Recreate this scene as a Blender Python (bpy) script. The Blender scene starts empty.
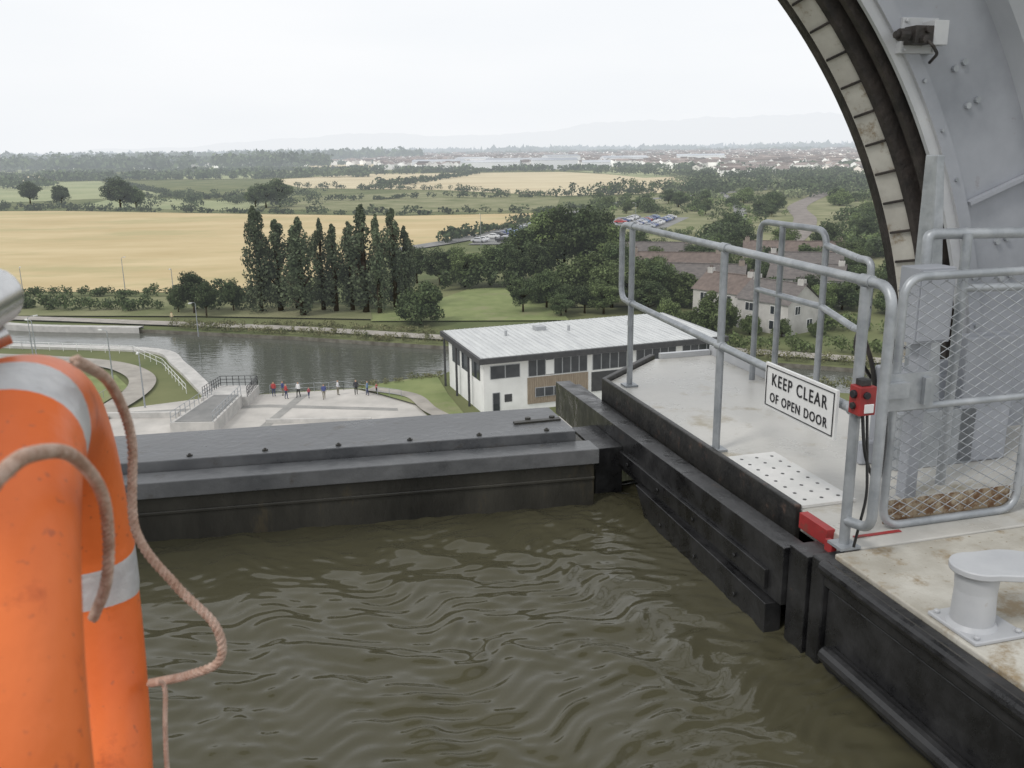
import bpy, math, random
import numpy as np
from mathutils import Vector, Matrix
from mathutils.geometry import tessellate_polygon
R15=math.radians(15)
rad=math.radians
scene=bpy.context.scene
scene.view_settings.view_transform='Standard'
scene.view_settings.look='None'
scene.view_settings.exposure=0

# ------------------------------------------------------------------ materials
def nd(nt,t,**kw):
    n=nt.nodes.new(t)
    for k,v in kw.items(): setattr(n,k,v)
    return n
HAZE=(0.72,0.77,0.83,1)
def mat(name,c1,c2=None,scale=5.0,rough=0.7,metal=0.0,bump=0.0,bscale=None,detail=5,haze=False,spec=0.5,
        stretch=(1,1,1),rust=None,rust_amt=0.5,rust_scale=3,coord='Object',translucent=0.0,island=0.0,lo=0.35,hi=0.65,
        spots=None,spot_scale=60,rough2=None,hazeD=5500.0,hazeC=None):
    m=bpy.data.materials.new(name); m.use_nodes=True
    nt=m.node_tree; L=nt.links; b=nt.nodes['Principled BSDF']; out=nt.nodes['Material Output']
    tc=nd(nt,'ShaderNodeTexCoord'); mp=nd(nt,'ShaderNodeMapping'); mp.inputs['Scale'].default_value=stretch
    L.new(tc.outputs[coord],mp.inputs['Vector'])
    b.inputs['Roughness'].default_value=rough; b.inputs['Metallic'].default_value=metal
    b.inputs['Specular IOR Level'].default_value=spec
    col=None
    c1=tuple(c1)+(1,); c2=(tuple(c2)+(1,)) if c2 else c1
    nz=nd(nt,'ShaderNodeTexNoise'); nz.inputs['Scale'].default_value=scale; nz.inputs['Detail'].default_value=detail
    nz.inputs['Roughness'].default_value=0.6
    L.new(mp.outputs[0],nz.inputs['Vector'])
    cr=nd(nt,'ShaderNodeValToRGB'); cr.color_ramp.elements[0].position=lo; cr.color_ramp.elements[1].position=hi
    cr.color_ramp.elements[0].color=c1; cr.color_ramp.elements[1].color=c2
    L.new(nz.outputs['Fac'],cr.inputs['Fac']); col=cr.outputs[0]
    if rough2 is not None:
        mr=nd(nt,'ShaderNodeMapRange'); mr.inputs['From Min'].default_value=lo; mr.inputs['From Max'].default_value=hi
        mr.inputs['To Min'].default_value=rough; mr.inputs['To Max'].default_value=rough2
        L.new(nz.outputs['Fac'],mr.inputs['Value']); L.new(mr.outputs[0],b.inputs['Roughness'])
    if rust:
        n2=nd(nt,'ShaderNodeTexNoise'); n2.inputs['Scale'].default_value=rust_scale; n2.inputs['Detail'].default_value=9
        n2.inputs['Roughness'].default_value=0.7
        L.new(mp.outputs[0],n2.inputs['Vector'])
        r2=nd(nt,'ShaderNodeValToRGB'); r2.color_ramp.elements[0].position=1-rust_amt; r2.color_ramp.elements[1].position=min(1,1-rust_amt+0.12)
        r2.color_ramp.elements[0].color=(0,0,0,1); r2.color_ramp.elements[1].color=(1,1,1,1)
        L.new(n2.outputs['Fac'],r2.inputs['Fac'])
        mx=nd(nt,'ShaderNodeMix',data_type='RGBA'); L.new(r2.outputs[0],mx.inputs['Factor']); L.new(col,mx.inputs['A'])
        mx.inputs['B'].default_value=tuple(rust)+(1,); col=mx.outputs['Result']
    if spots:
        v=nd(nt,'ShaderNodeTexNoise'); v.inputs['Scale'].default_value=spot_scale; v.inputs['Detail'].default_value=2
        L.new(mp.outputs[0],v.inputs['Vector'])
        r3=nd(nt,'ShaderNodeValToRGB'); r3.color_ramp.elements[0].position=0.66; r3.color_ramp.elements[1].position=0.74
        L.new(v.outputs['Fac'],r3.inputs['Fac'])
        mx=nd(nt,'ShaderNodeMix',data_type='RGBA'); L.new(r3.outputs[0],mx.inputs['Factor']); L.new(col,mx.inputs['A'])
        mx.inputs['B'].default_value=tuple(spots)+(1,); col=mx.outputs['Result']
    if island>0:
        g=nd(nt,'ShaderNodeNewGeometry'); mr=nd(nt,'ShaderNodeMapRange'); mr.inputs['To Min'].default_value=1-island; mr.inputs['To Max'].default_value=1+island
        L.new(g.outputs['Random Per Island'],mr.inputs['Value'])
        oi=nd(nt,'ShaderNodeObjectInfo'); m2=nd(nt,'ShaderNodeMapRange'); m2.inputs['To Min'].default_value=0.72; m2.inputs['To Max'].default_value=1.35
        L.new(oi.outputs['Random'],m2.inputs['Value'])
        mu=nd(nt,'ShaderNodeMath',operation='MULTIPLY'); L.new(mr.outputs[0],mu.inputs[0]); L.new(m2.outputs[0],mu.inputs[1])
        hs=nd(nt,'ShaderNodeVectorMath',operation='SCALE'); L.new(col,hs.inputs[0]); L.new(mu.outputs[0],hs.inputs['Scale']); col=hs.outputs[0]
    L.new(col,b.inputs['Base Color'])
    if bump>0:
        nb=nd(nt,'ShaderNodeTexNoise'); nb.inputs['Scale'].default_value=bscale or scale*4; nb.inputs['Detail'].default_value=6
        L.new(mp.outputs[0],nb.inputs['Vector'])
        bp=nd(nt,'ShaderNodeBump'); bp.inputs['Strength'].default_value=bump; bp.inputs['Distance'].default_value=0.02
        L.new(nb.outputs['Fac'],bp.inputs['Height']); L.new(bp.outputs[0],b.inputs['Normal'])
    sh=b.outputs[0]
    if translucent>0:
        t=nd(nt,'ShaderNodeBsdfTranslucent'); L.new(col,t.inputs['Color'])
        ms=nd(nt,'ShaderNodeMixShader'); ms.inputs[0].default_value=translucent; L.new(sh,ms.inputs[1]); L.new(t.outputs[0],ms.inputs[2]); sh=ms.outputs[0]
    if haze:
        # aerial perspective painted into the shader: glowing haze colour, stronger farther from the wheel
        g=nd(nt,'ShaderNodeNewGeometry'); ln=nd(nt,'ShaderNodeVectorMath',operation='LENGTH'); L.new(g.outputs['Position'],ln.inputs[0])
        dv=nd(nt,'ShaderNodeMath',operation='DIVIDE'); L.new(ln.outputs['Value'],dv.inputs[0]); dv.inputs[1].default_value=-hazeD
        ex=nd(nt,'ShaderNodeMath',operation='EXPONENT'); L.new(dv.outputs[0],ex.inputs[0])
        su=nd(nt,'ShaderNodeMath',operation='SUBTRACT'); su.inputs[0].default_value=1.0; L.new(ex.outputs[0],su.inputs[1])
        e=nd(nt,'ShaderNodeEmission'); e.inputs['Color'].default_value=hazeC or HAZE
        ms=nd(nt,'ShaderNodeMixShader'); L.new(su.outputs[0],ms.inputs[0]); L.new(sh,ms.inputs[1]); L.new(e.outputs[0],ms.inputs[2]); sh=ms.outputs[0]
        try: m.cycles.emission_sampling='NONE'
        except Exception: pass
    L.new(sh,out.inputs['Surface'])
    return m

# ------------------------------------------------------------------ mesh builder
class MB:
    def __init__(s): s.v=[]; s.f=[]; s.m=[]
    def add(s,vs,fs,mi=0):
        o=len(s.v); s.v+= [tuple(x) for x in vs]
        for f in fs: s.f.append([i+o for i in f]); s.m.append(mi)
    def box(s,x0,x1,y0,y1,z0,z1,mi=0):
        s.add([(x0,y0,z0),(x1,y0,z0),(x1,y1,z0),(x0,y1,z0),(x0,y0,z1),(x1,y0,z1),(x1,y1,z1),(x0,y1,z1)],
              [(0,3,2,1),(4,5,6,7),(0,1,5,4),(1,2,6,5),(2,3,7,6),(3,0,4,7)],mi)
    def prism(s,poly,z0,z1,mi=0):
        n=len(poly); vs=[(x,y,z0) for x,y in poly]+[(x,y,z1) for x,y in poly]
        s.add(vs,[tuple(range(n))[::-1],tuple(range(n,2*n))]+[(i,(i+1)%n,n+(i+1)%n,n+i) for i in range(n)],mi)
    def hexa(s,p,mi=0):
        s.add(p,[(0,3,2,1),(4,5,6,7),(0,1,5,4),(1,2,6,5),(2,3,7,6),(3,0,4,7)],mi)
    def tube(s,path,r,n=10,mi=0,closed=False,caps=True):
        P=[Vector(p) for p in path]; k=len(P)
        rs=r if isinstance(r,(list,tuple)) else [r]*k
        up=None; vs=[]
        for i in range(k):
            if closed: t=(P[(i+1)%k]-P[i-1])
            else: t=(P[min(i+1,k-1)]-P[max(i-1,0)])
            t.normalize()
            if up is None:
                up=Vector((0,0,1)) if abs(t.z)<0.9 else Vector((1,0,0))
            up=(up-t*up.dot(t)); up.normalize(); b=t.cross(up)
            for j in range(n):
                a=2*math.pi*j/n
                vs.append(P[i]+(up*math.cos(a)+b*math.sin(a))*rs[i])
        fs=[]
        for i in range(k if closed else k-1):
            for j in range(n):
                a=i*n+j; b_=i*n+(j+1)%n; i2=(i+1)%k
                fs.append((a,b_,i2*n+(j+1)%n,i2*n+j))
        if caps and not closed:
            fs.append(tuple(range(n))[::-1]); fs.append(tuple((k-1)*n+j for j in range(n)))
        s.add(vs,fs,mi)
    def cyl(s,p0,p1,r,n=16,mi=0): s.tube([p0,p1],r,n,mi)
    def sphere(s,c,r,mi=0,nu=12,nv=8,sc=(1,1,1)):
        vs=[];fs=[]
        for i in range(nv+1):
            th=math.pi*i/nv
            for j in range(nu):
                ph=2*math.pi*j/nu
                vs.append((c[0]+r*sc[0]*math.sin(th)*math.cos(ph),c[1]+r*sc[1]*math.sin(th)*math.sin(ph),c[2]+r*sc[2]*math.cos(th)))
        for i in range(nv):
            for j in range(nu):
                fs.append((i*nu+j,(i+1)*nu+j,(i+1)*nu+(j+1)%nu,i*nu+(j+1)%nu))
        s.add(vs,fs,mi)
    def obj(s,name,mats,loc=(0,0,0),rz=0.0,smooth=False,bevel=0.0,segs=2,parent=None,auto=None):
        me=bpy.data.meshes.new(name); me.from_pydata(s.v,[],s.f)
        for m in mats: me.materials.append(m)
        me.polygons.foreach_set('material_index',s.m)
        if smooth: me.polygons.foreach_set('use_smooth',[True]*len(s.f))
        me.update()
        if auto:
            try: me.set_sharp_from_angle(angle=rad(auto))
            except Exception: pass
        ob=bpy.data.objects.new(name,me); scene.collection.objects.link(ob)
        ob.location=loc; ob.rotation_euler=(0,0,rz)
        if bevel>0:
            b=ob.modifiers.new('Bevel','BEVEL'); b.width=bevel; b.segments=segs; b.limit_method='ANGLE'; b.angle_limit=rad(40)
        if parent: ob.parent=parent
        return ob
def fillet(pts,r,n=6,closed=False):
    P=[Vector(p) for p in pts]; out=[]; k=len(P)
    for i in range(k):
        if not closed and i in (0,k-1): out.append(P[i]); continue
        a=P[i-1]; b=P[i]; c=P[(i+1)%k]
        d1=(a-b); d2=(c-b); rr=min(r,d1.length*0.49,d2.length*0.49)
        p0=b+d1.normalized()*rr; p2=b+d2.normalized()*rr
        for j in range(n+1):
            t=j/n; out.append(p0*(1-t)**2+b*2*t*(1-t)+p2*t*t)
    return out
def catmull(pts,n=14):
    P=[Vector(p) for p in pts]; P=[P[0]*2-P[1]]+P+[P[-1]*2-P[-2]]; out=[]
    for i in range(1,len(P)-2):
        p0,p1,p2,p3=P[i-1:i+3]
        for j in range(n):
            t=j/n
            out.append(0.5*((2*p1)+(p2-p0)*t+(2*p0-5*p1+4*p2-p3)*t*t+(-p0+3*p1-3*p2+p3)*t**3))
    out.append(P[-2]); return out
def sheet(name,poly,z,m):
    me=bpy.data.meshes.new(name)
    tri=tessellate_polygon([[Vector((x,y,0)) for x,y in poly]])
    fs=[]
    for t in tri:
        a,b,c=[poly[i] for i in t]
        if (b[0]-a[0])*(c[1]-a[1])-(b[1]-a[1])*(c[0]-a[0])<0: t=(t[0],t[2],t[1])
        fs.append(t)
    me.from_pydata([(x,y,z) for x,y in poly],[],fs); me.materials.append(m)
    o=bpy.data.objects.new(name,me); scene.collection.objects.link(o); return o
def strip(name,pts,w,z,m,h=0.0):
    P=catmull([(x,y,0) for x,y in pts],8); A=[];B=[]
    for i,p in enumerate(P):
        t=(P[min(i+1,len(P)-1)]-P[max(i-1,0)]).normalized(); nrm=Vector((-t.y,t.x,0))
        A.append(p+nrm*w/2); B.append(p-nrm*w/2)
    mb=MB(); k=len(P)
    vs=[(a.x,a.y,z) for a in A]+[(b.x,b.y,z) for b in B]
    fs=[(k+i,k+i+1,i+1,i) for i in range(k-1)]
    mb.add(vs,fs)
    if h>0:
        for Q in (A,B):
            mb.add([(q.x,q.y,z) for q in Q]+[(q.x,q.y,z-h) for q in Q],[(i,i+1,k+i+1,k+i) for i in range(k-1)])
    return mb.obj(name,[m])

# ------------------------------------------------------------------ foliage
def leaf_mesh(name,C,Nrm,S,mats,extra=None):
    rng=np.random.default_rng(len(C)+7)
    n=len(C)
    N=Nrm+rng.normal(0,0.55,(n,3)); N/=np.linalg.norm(N,axis=1)[:,None]+1e-9
    T=np.cross(N,rng.normal(0,1,(n,3))); T/=np.linalg.norm(T,axis=1)[:,None]+1e-9
    B=np.cross(N,T); S=S[:,None]; a=rng.uniform(0.5,0.9,(n,1))
    V=np.stack([C-T*S,C-B*S*a,C+T*S,C+B*S*a],axis=1).reshape(-1,3)
    nv=len(V); ev=[];ef=[];em=[]
    if extra: ev,ef,em=extra.v,extra.f,extra.m
    allv=np.concatenate([V,np.array(ev).reshape(-1,3)]) if ev else V
    me=bpy.data.meshes.new(name)
    me.vertices.add(len(allv)); me.vertices.foreach_set('co',allv.astype(np.float32).ravel())
    loops=np.arange(nv).tolist(); starts=list(range(0,nv,4)); mi=[0]*n
    for f,m_ in zip(ef,em):
        starts.append(len(loops)); loops+= [i+nv for i in f]; mi.append(m_)
    me.loops.add(len(loops)); me.loops.foreach_set('vertex_index',loops)
    me.polygons.add(len(starts)); me.polygons.foreach_set('loop_start',starts)
    me.polygons.foreach_set('material_index',mi)
    for m in mats: me.materials.append(m)
    me.update(calc_edges=True); me.validate()
    return me
def blob(rng,c,r,n):
    d=rng.normal(0,1,(n,3)); d/=np.linalg.norm(d,axis=1)[:,None]
    rr=rng.uniform(0.55,1.08,(n,1))
    return np.array(c)+d*rr*np.array(r), d
def tree_proto(name,seed,kind,mats):
    rng=np.random.default_rng(seed); Cs=[];Ns=[];Ss=[]; mb=MB(); lim=[]
    if kind=='broad':
        k=34
        for i in range(k):
            d=rng.normal(0,1,3); d/=np.linalg.norm(d); d*=rng.uniform(0.45,1.0)
            c=np.array([0,0,0.55])+d*np.array([0.34,0.34,0.33])
            if c[2]<0.22: c[2]=0.22+rng.uniform(0,0.08)
            r=rng.uniform(0.085,0.16); C,N=blob(rng,c,(r,r,r*0.8),210); Cs.append(C);Ns.append(N);Ss.append(rng.uniform(0.012,0.026,len(C))); lim.append(c)
        th=0.4
    elif kind=='poplar':
        k=40
        for i in range(k):
            t=(i+rng.uniform(0,1))/k; z=0.10+t*0.84; w=0.125*math.sin(math.pi*min(1,(t*0.78+0.24)))**0.9*rng.uniform(.5,1.25)+0.008
            a=rng.uniform(0,6.28); q=w*rng.uniform(0.3,1.0)
            c=np.array([q*math.cos(a),q*math.sin(a),z]); r=w*0.42+0.012
            C,N=blob(rng,c,(r,r,r*2.0),95); C[:,2]+=0.25*np.hypot(C[:,0],C[:,1]); Cs.append(C);Ns.append(N);Ss.append(rng.uniform(0.009,0.018,len(C))); lim.append(c)
        th=0.8
    elif kind=='cone':
        k=44
        for i in range(k):
            t=(i+rng.uniform(0,1))/k; z=0.08+t*0.87; w=0.26*(1-t)**0.7+0.02
            a=rng.uniform(0,6.28); q=w*rng.uniform(0.3,0.9)
            c=np.array([q*math.cos(a),q*math.sin(a),z]); r=w*0.33+0.02
            C,N=blob(rng,c,(r,r,r*1.3),120); Cs.append(C);Ns.append(N);Ss.append(rng.uniform(0.01,0.02,len(C))); lim.append(c)
        th=0.8
    else:
        k=34
        for i in range(k):
            d=rng.normal(0,1,3); d/=np.linalg.norm(d); d[2]=abs(d[2]); d*=rng.uniform(0.4,1.0)
            c=np.array([0,0,0.18])+d*np.array([0.42,0.42,0.62])
            r=rng.uniform(0.12,0.2); C,N=blob(rng,c,(r,r,r*0.85),230); C[:,2]=np.maximum(C[:,2],0.02)
            Cs.append(C);Ns.append(N);Ss.append(rng.uniform(0.018,0.036,len(C))); lim.append(c)
        th=0.3
    mb.tube([(0,0,0),(0.004,0,th*0.5),(0,0.006,th)],[0.028,0.02,0.011],7,1)
    for c in lim[::2]:
        z0=min(th,max(0.12,c[2]*0.6)); mb.tube([(0,0,z0),(c[0]*0.5,c[1]*0.5,(z0+c[2])/2-0.01),tuple(c)],[0.011,0.007,0.003],5,1)
    return leaf_mesh(name,np.concatenate(Cs),np.concatenate(Ns),np.concatenate(Ss),mats,mb)
def place(name,me,x,y,h,wf=1.0,z=0,seed=0):
    o=bpy.data.objects.new(name,me); scene.collection.objects.link(o)
    o.location=(x,y,z); o.scale=(h*wf,h*wf,h); o.rotation_euler=(0,0,seed*1.7+x*0.37); return o
def foliage_mass(name,items,mats,q=60,sz=0.09,seed=1,under=True):
    rng=np.random.default_rng(seed); Cs=[];Ns=[];Ss=[]
    for it in items:
        x,y,w,h=it[:4]; z=it[4] if len(it)>4 else 0
        for k in range(3):
            c=(x+rng.uniform(-.3,.3)*w,y+rng.uniform(-.3,.3)*w,z+h*rng.uniform(.38,.62))
            r=(w*rng.uniform(.28,.42),w*rng.uniform(.28,.42),h*rng.uniform(.3,.42))
            C,N=blob(rng,c,r,q//3); C[:,2]=np.maximum(C[:,2],z+0.02); Cs.append(C);Ns.append(N);Ss.append(rng.uniform(.6,1.3,len(C))*sz*max(w,h)*0.8)
    me=leaf_mesh(name,np.concatenate(Cs),np.concatenate(Ns),np.concatenate(Ss),mats)
    o=bpy.data.objects.new(name,me); scene.collection.objects.link(o); return o
def along(pts,step,w,h,rng,jit=0.3):
    out=[]
    for (x0,y0),(x1,y1) in zip(pts[:-1],pts[1:]):
        L=math.hypot(x1-x0,y1-y0); n=max(1,int(L/step))
        for i in range(n):
            t=(i+rng.uniform(-.3,.3))/n
            ww=w*rng.uniform(1-jit,1+jit); hh=h*rng.uniform(1-jit,1+jit)
            out.append((x0+(x1-x0)*t+rng.uniform(-.3,.3)*w,y0+(y1-y0)*t+rng.uniform(-.3,.3)*w,ww,hh))
    return out

# materials
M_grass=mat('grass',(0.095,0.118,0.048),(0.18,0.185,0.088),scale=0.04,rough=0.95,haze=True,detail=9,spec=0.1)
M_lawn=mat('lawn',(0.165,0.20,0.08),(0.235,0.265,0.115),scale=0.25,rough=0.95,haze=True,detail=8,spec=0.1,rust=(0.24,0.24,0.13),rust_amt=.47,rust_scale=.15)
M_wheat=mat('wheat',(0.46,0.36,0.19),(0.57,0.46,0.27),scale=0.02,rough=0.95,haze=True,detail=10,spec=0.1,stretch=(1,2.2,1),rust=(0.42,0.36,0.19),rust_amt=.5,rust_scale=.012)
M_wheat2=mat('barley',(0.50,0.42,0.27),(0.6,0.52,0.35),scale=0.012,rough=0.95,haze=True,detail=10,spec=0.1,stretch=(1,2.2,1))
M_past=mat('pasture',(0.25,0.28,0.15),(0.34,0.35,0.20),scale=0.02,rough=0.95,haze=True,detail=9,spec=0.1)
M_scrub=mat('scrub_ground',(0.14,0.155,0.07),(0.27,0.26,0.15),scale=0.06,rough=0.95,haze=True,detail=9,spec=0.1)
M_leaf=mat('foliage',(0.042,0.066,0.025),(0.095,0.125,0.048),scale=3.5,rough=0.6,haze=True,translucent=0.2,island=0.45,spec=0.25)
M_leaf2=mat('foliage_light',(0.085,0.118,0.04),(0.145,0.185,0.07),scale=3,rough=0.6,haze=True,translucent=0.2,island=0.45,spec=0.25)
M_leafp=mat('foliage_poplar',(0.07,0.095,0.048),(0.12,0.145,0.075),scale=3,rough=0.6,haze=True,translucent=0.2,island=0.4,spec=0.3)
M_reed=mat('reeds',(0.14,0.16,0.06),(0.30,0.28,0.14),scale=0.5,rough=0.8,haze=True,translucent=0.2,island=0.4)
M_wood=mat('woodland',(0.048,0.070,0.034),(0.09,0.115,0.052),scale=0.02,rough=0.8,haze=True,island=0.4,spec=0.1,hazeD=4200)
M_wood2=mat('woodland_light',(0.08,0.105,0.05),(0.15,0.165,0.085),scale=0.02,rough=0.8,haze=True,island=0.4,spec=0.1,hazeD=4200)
M_bark=mat('bark',(0.06,0.045,0.035),(0.12,0.10,0.08),scale=20,rough=0.9)
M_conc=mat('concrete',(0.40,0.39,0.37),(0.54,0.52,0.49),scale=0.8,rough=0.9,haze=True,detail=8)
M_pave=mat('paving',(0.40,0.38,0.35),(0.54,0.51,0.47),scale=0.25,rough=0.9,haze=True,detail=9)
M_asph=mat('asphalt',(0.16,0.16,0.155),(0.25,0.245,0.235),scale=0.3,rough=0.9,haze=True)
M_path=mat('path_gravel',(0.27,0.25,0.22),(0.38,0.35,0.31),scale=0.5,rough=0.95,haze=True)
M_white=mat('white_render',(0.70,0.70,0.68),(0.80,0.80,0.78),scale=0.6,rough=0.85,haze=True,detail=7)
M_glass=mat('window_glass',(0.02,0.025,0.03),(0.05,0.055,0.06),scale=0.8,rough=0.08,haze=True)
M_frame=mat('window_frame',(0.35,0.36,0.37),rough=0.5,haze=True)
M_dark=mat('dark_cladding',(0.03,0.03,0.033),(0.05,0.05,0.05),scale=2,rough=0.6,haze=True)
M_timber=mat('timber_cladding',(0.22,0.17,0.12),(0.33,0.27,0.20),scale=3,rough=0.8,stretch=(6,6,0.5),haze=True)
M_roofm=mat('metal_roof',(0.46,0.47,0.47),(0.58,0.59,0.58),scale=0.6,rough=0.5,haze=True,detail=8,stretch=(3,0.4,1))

# ------------------------------------------------------------------ ground, canal
canal=[(-160,152),(-93,145),(-75,139),(-55,136),(-31,129),(-9,121),(6,117.5),(27,111),(46,103),(70,94),(70,84),
       (43,91.5),(27,97),(23.5,105),(16,111.5),(4,112.8),(-6,109.5),(-8.5,104.5),(-18,99),(-33,96),(-42,111),(-49,120),(-68,124),(-82,127),(-160,134)]
S=22000
outer=[(-S,-300),(S,-300),(S,S),(-S,S)]
allp=outer+canal
tri=tessellate_polygon([[Vector((x,y,0)) for x,y in outer],[Vector((x,y,0)) for x,y in canal]])
fs=[]
for t in tri:
    a,b,c=[allp[i] for i in t]
    if (b[0]-a[0])*(c[1]-a[1])-(b[1]-a[1])*(c[0]-a[0])<0: t=(t[0],t[2],t[1])
    fs.append(tuple(t))
me=bpy.data.meshes.new('ground'); me.from_pydata([(x,y,0) for x,y in allp],[],fs); me.materials.append(M_grass)
scene.collection.objects.link(bpy.data.objects.new('ground',me))
mb=MB(); n=len(canal)
mb.add([(x,y,0.0) for x,y in canal]+[(x,y,-2.0) for x,y in canal],[(i,(i+1)%n,n+(i+1)%n,n+i) for i in range(n)])
mb.obj('canal_bank_wall',[mat('bank_stone',(0.12,0.11,0.09),(0.22,0.21,0.18),scale=1,rough=.9)])
def water_mat(name,base,rough,bs,bstr,dist=0.02,detail=4,st=(0.6,1.2,1),base2=None):
    m=bpy.data.materials.new(name); m.use_nodes=True; nt=m.node_tree; b=nt.nodes['Principled BSDF']
    b.inputs['Base Color'].default_value=tuple(base)+(1,); b.inputs['Roughness'].default_value=rough; b.inputs['IOR'].default_value=1.33
    tc=nd(nt,'ShaderNodeTexCoord'); nz=nd(nt,'ShaderNodeTexNoise'); nz.inputs['Scale'].default_value=bs; nz.inputs['Detail'].default_value=detail; nz.inputs['Distortion'].default_value=0.4
    mp=nd(nt,'ShaderNodeMapping'); mp.inputs['Scale'].default_value=st; nt.links.new(tc.outputs['Object'],mp.inputs[0]); nt.links.new(mp.outputs[0],nz.inputs['Vector'])
    bp=nd(nt,'ShaderNodeBump'); bp.inputs['Strength'].default_value=bstr; bp.inputs['Distance'].default_value=dist
    nt.links.new(nz.outputs['Fac'],bp.inputs['Height']); nt.links.new(bp.outputs[0],b.inputs['Normal'])
    if base2:
        n2=nd(nt,'ShaderNodeTexNoise'); n2.inputs['Scale'].default_value=1.1; n2.inputs['Detail'].default_value=5
        nt.links.new(tc.outputs['Object'],n2.inputs['Vector'])
        mx=nd(nt,'ShaderNodeMix',data_type='RGBA'); nt.links.new(n2.outputs['Fac'],mx.inputs['Factor']); mx.inputs['A'].default_value=tuple(base)+(1,); mx.inputs['B'].default_value=tuple(base2)+(1,)
        nt.links.new(mx.outputs['Result'],b.inputs['Base Color'])
    return m
M_canal=water_mat('canal_water',(0.10,0.105,0.09),0.03,0.9,0.6,dist=0.08,st=(.5,1.6,1),detail=3)
sheet('canal_water',[(-165,120),(-40,90),(75,75),(75,100),(-20,135),(-165,160)],-0.55,M_canal)

# fields
z=0.05
def field(name,poly,m):
    global z
    z+=0.012; return sheet(name,poly,z,m)
field('wheat_field',[(-420,172),(-116,180),(-50,172),(-40,200),(-28,251),(-12,278),(15,384),(-45,378),(-115,404),(-219,446),(-440,475)],M_wheat)
field('wheat_field',[(-237,916),(-179,1112),(59,1074),(165,797),(114,548),(29,524),(-47,627),(-158,697)],M_wheat2)
field('pasture',[(-340,500),(-219,593),(-428,966),(-600,937),(-480,540)],M_past)
field('pasture',[(-223,470),(-121,426),(-128,492),(-249,588)],M_past)
field('pasture',[(-110,430),(-40,400),(20,400),(28,505),(-50,600),(-120,560)],M_scrub)
field('wheat_field',[(-740,1000),(-480,1010),(-560,1300),(-860,1300)],M_wheat2)
field('pasture',[(-400,1000),(-260,960),(-230,1300),(-480,1350)],M_past)
field('wheat_field',[(215,620),(300,620),(390,900),(265,930)],M_wheat2)
field('pasture',[(120,820),(240,900),(250,1250),(80,1100)],M_past)
field('pasture',[(-900,1500),(-420,1500),(-400,2100),(-1000,2100)],M_past)
field('wheat_field',[(-380,1550),(-150,1550),(-120,2000),(-420,2000)],M_wheat2)
field('wheat_field',[(500,1500),(900,1500),(1100,2300),(500,2300)],M_wheat2)
field('lawn',[(-22,139.5),(9,138),(8,150),(3,174),(-8,172),(-13,160),(-24,150)],M_lawn)
field('lawn',[(-75,103),(-48,106),(-44,100),(-44,82),(-75,82)],M_lawn)
field('lawn',[(-17.5,98.5),(-9,104),(-7,95),(-4.5,86),(-7.5,85.5),(-10,91)],M_lawn)
field('scrub_ground',[(10,150),(60,150),(110,260),(200,480),(300,700),(60,480),(25,300)],M_scrub)
field('scrub_ground',[(-150,155),(-52,146),(-22,141),(-24,152),(-50,166),(-150,172)],M_scrub)
sheet('paving',[(-46,66),(-40.5,92),(-33.6,95.6),(-18,98.6),(-11,93.5),(-8,86),(-3,83),(2,66)],0.02,M_pave)
sheet('paving',[(-3,66.1),(-2.7,84.0),(26,94),(40,80),(30,66)],0.024,M_pave)
M_pave2=mat('paving_dark',(0.24,0.235,0.22),(0.32,0.31,0.29),scale=0.6,rough=0.9,haze=True)
sheet('paving_band',[(-41,90.3),(-26,92.5),(-12,90.4),(-11.8,89.4),(-26,91.4),(-41,89.2)],0.034,M_pave2)
sheet('paving_band',[(-26.6,66.5),(-25.6,66.5),(-22.6,96.5),(-23.6,96.5)],0.042,M_pave2)
strip('footpath',[(-110,124),(-75,118.5),(-55,113.5),(-46,107),(-42.3,98),(-43,84),(-46,70)],3.0,0.28,M_path)
strip('footpath',[(-150,153),(-93,148.5),(-55,140),(-31,133.5),(-9,125.5),(6,121.5),(27,115.5),(46,107.5),(80,94)],3.0,0.29,M_path)
strip('footpath',[(-16,97.6),(-11,94.5),(-8.5,89),(-6,85)],1.6,0.30,M_path)
strip('road',[(-31,243),(-14,272),(10,330),(35,400),(70,470),(150,560),(300,760)],7,0.31,M_asph)
strip('railway_line',[(60,215),(85,270),(107,330),(126,400),(170,500),(190,560),(180,640),(150,720)],8,0.33,mat('ballast',(0.17,0.145,0.13),(0.25,0.22,0.195),scale=0.3,rough=1,haze=True))
strip('road',[(40,215),(60,262),(75,300),(100,400),(120,520)],5,0.34,M_asph)
field('car_park',[(-12,256),(6,254),(31,330),(14,338)],M_asph)
field('car_park',[(28,300),(50,296),(68,345),(42,352)],M_asph)
strip('canal_coping',[(-120,131.3),(-82,126.9),(-68,123.9),(-49,119.9),(-42,110.9),(-33.2,95.9)],1.7,0.345,M_conc,h=0.9)
strip('canal_coping',[(-140,150.2),(-93,145.2),(-75,139.4),(-57,136.6)],1.4,0.35,M_conc,h=1.0)

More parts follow.
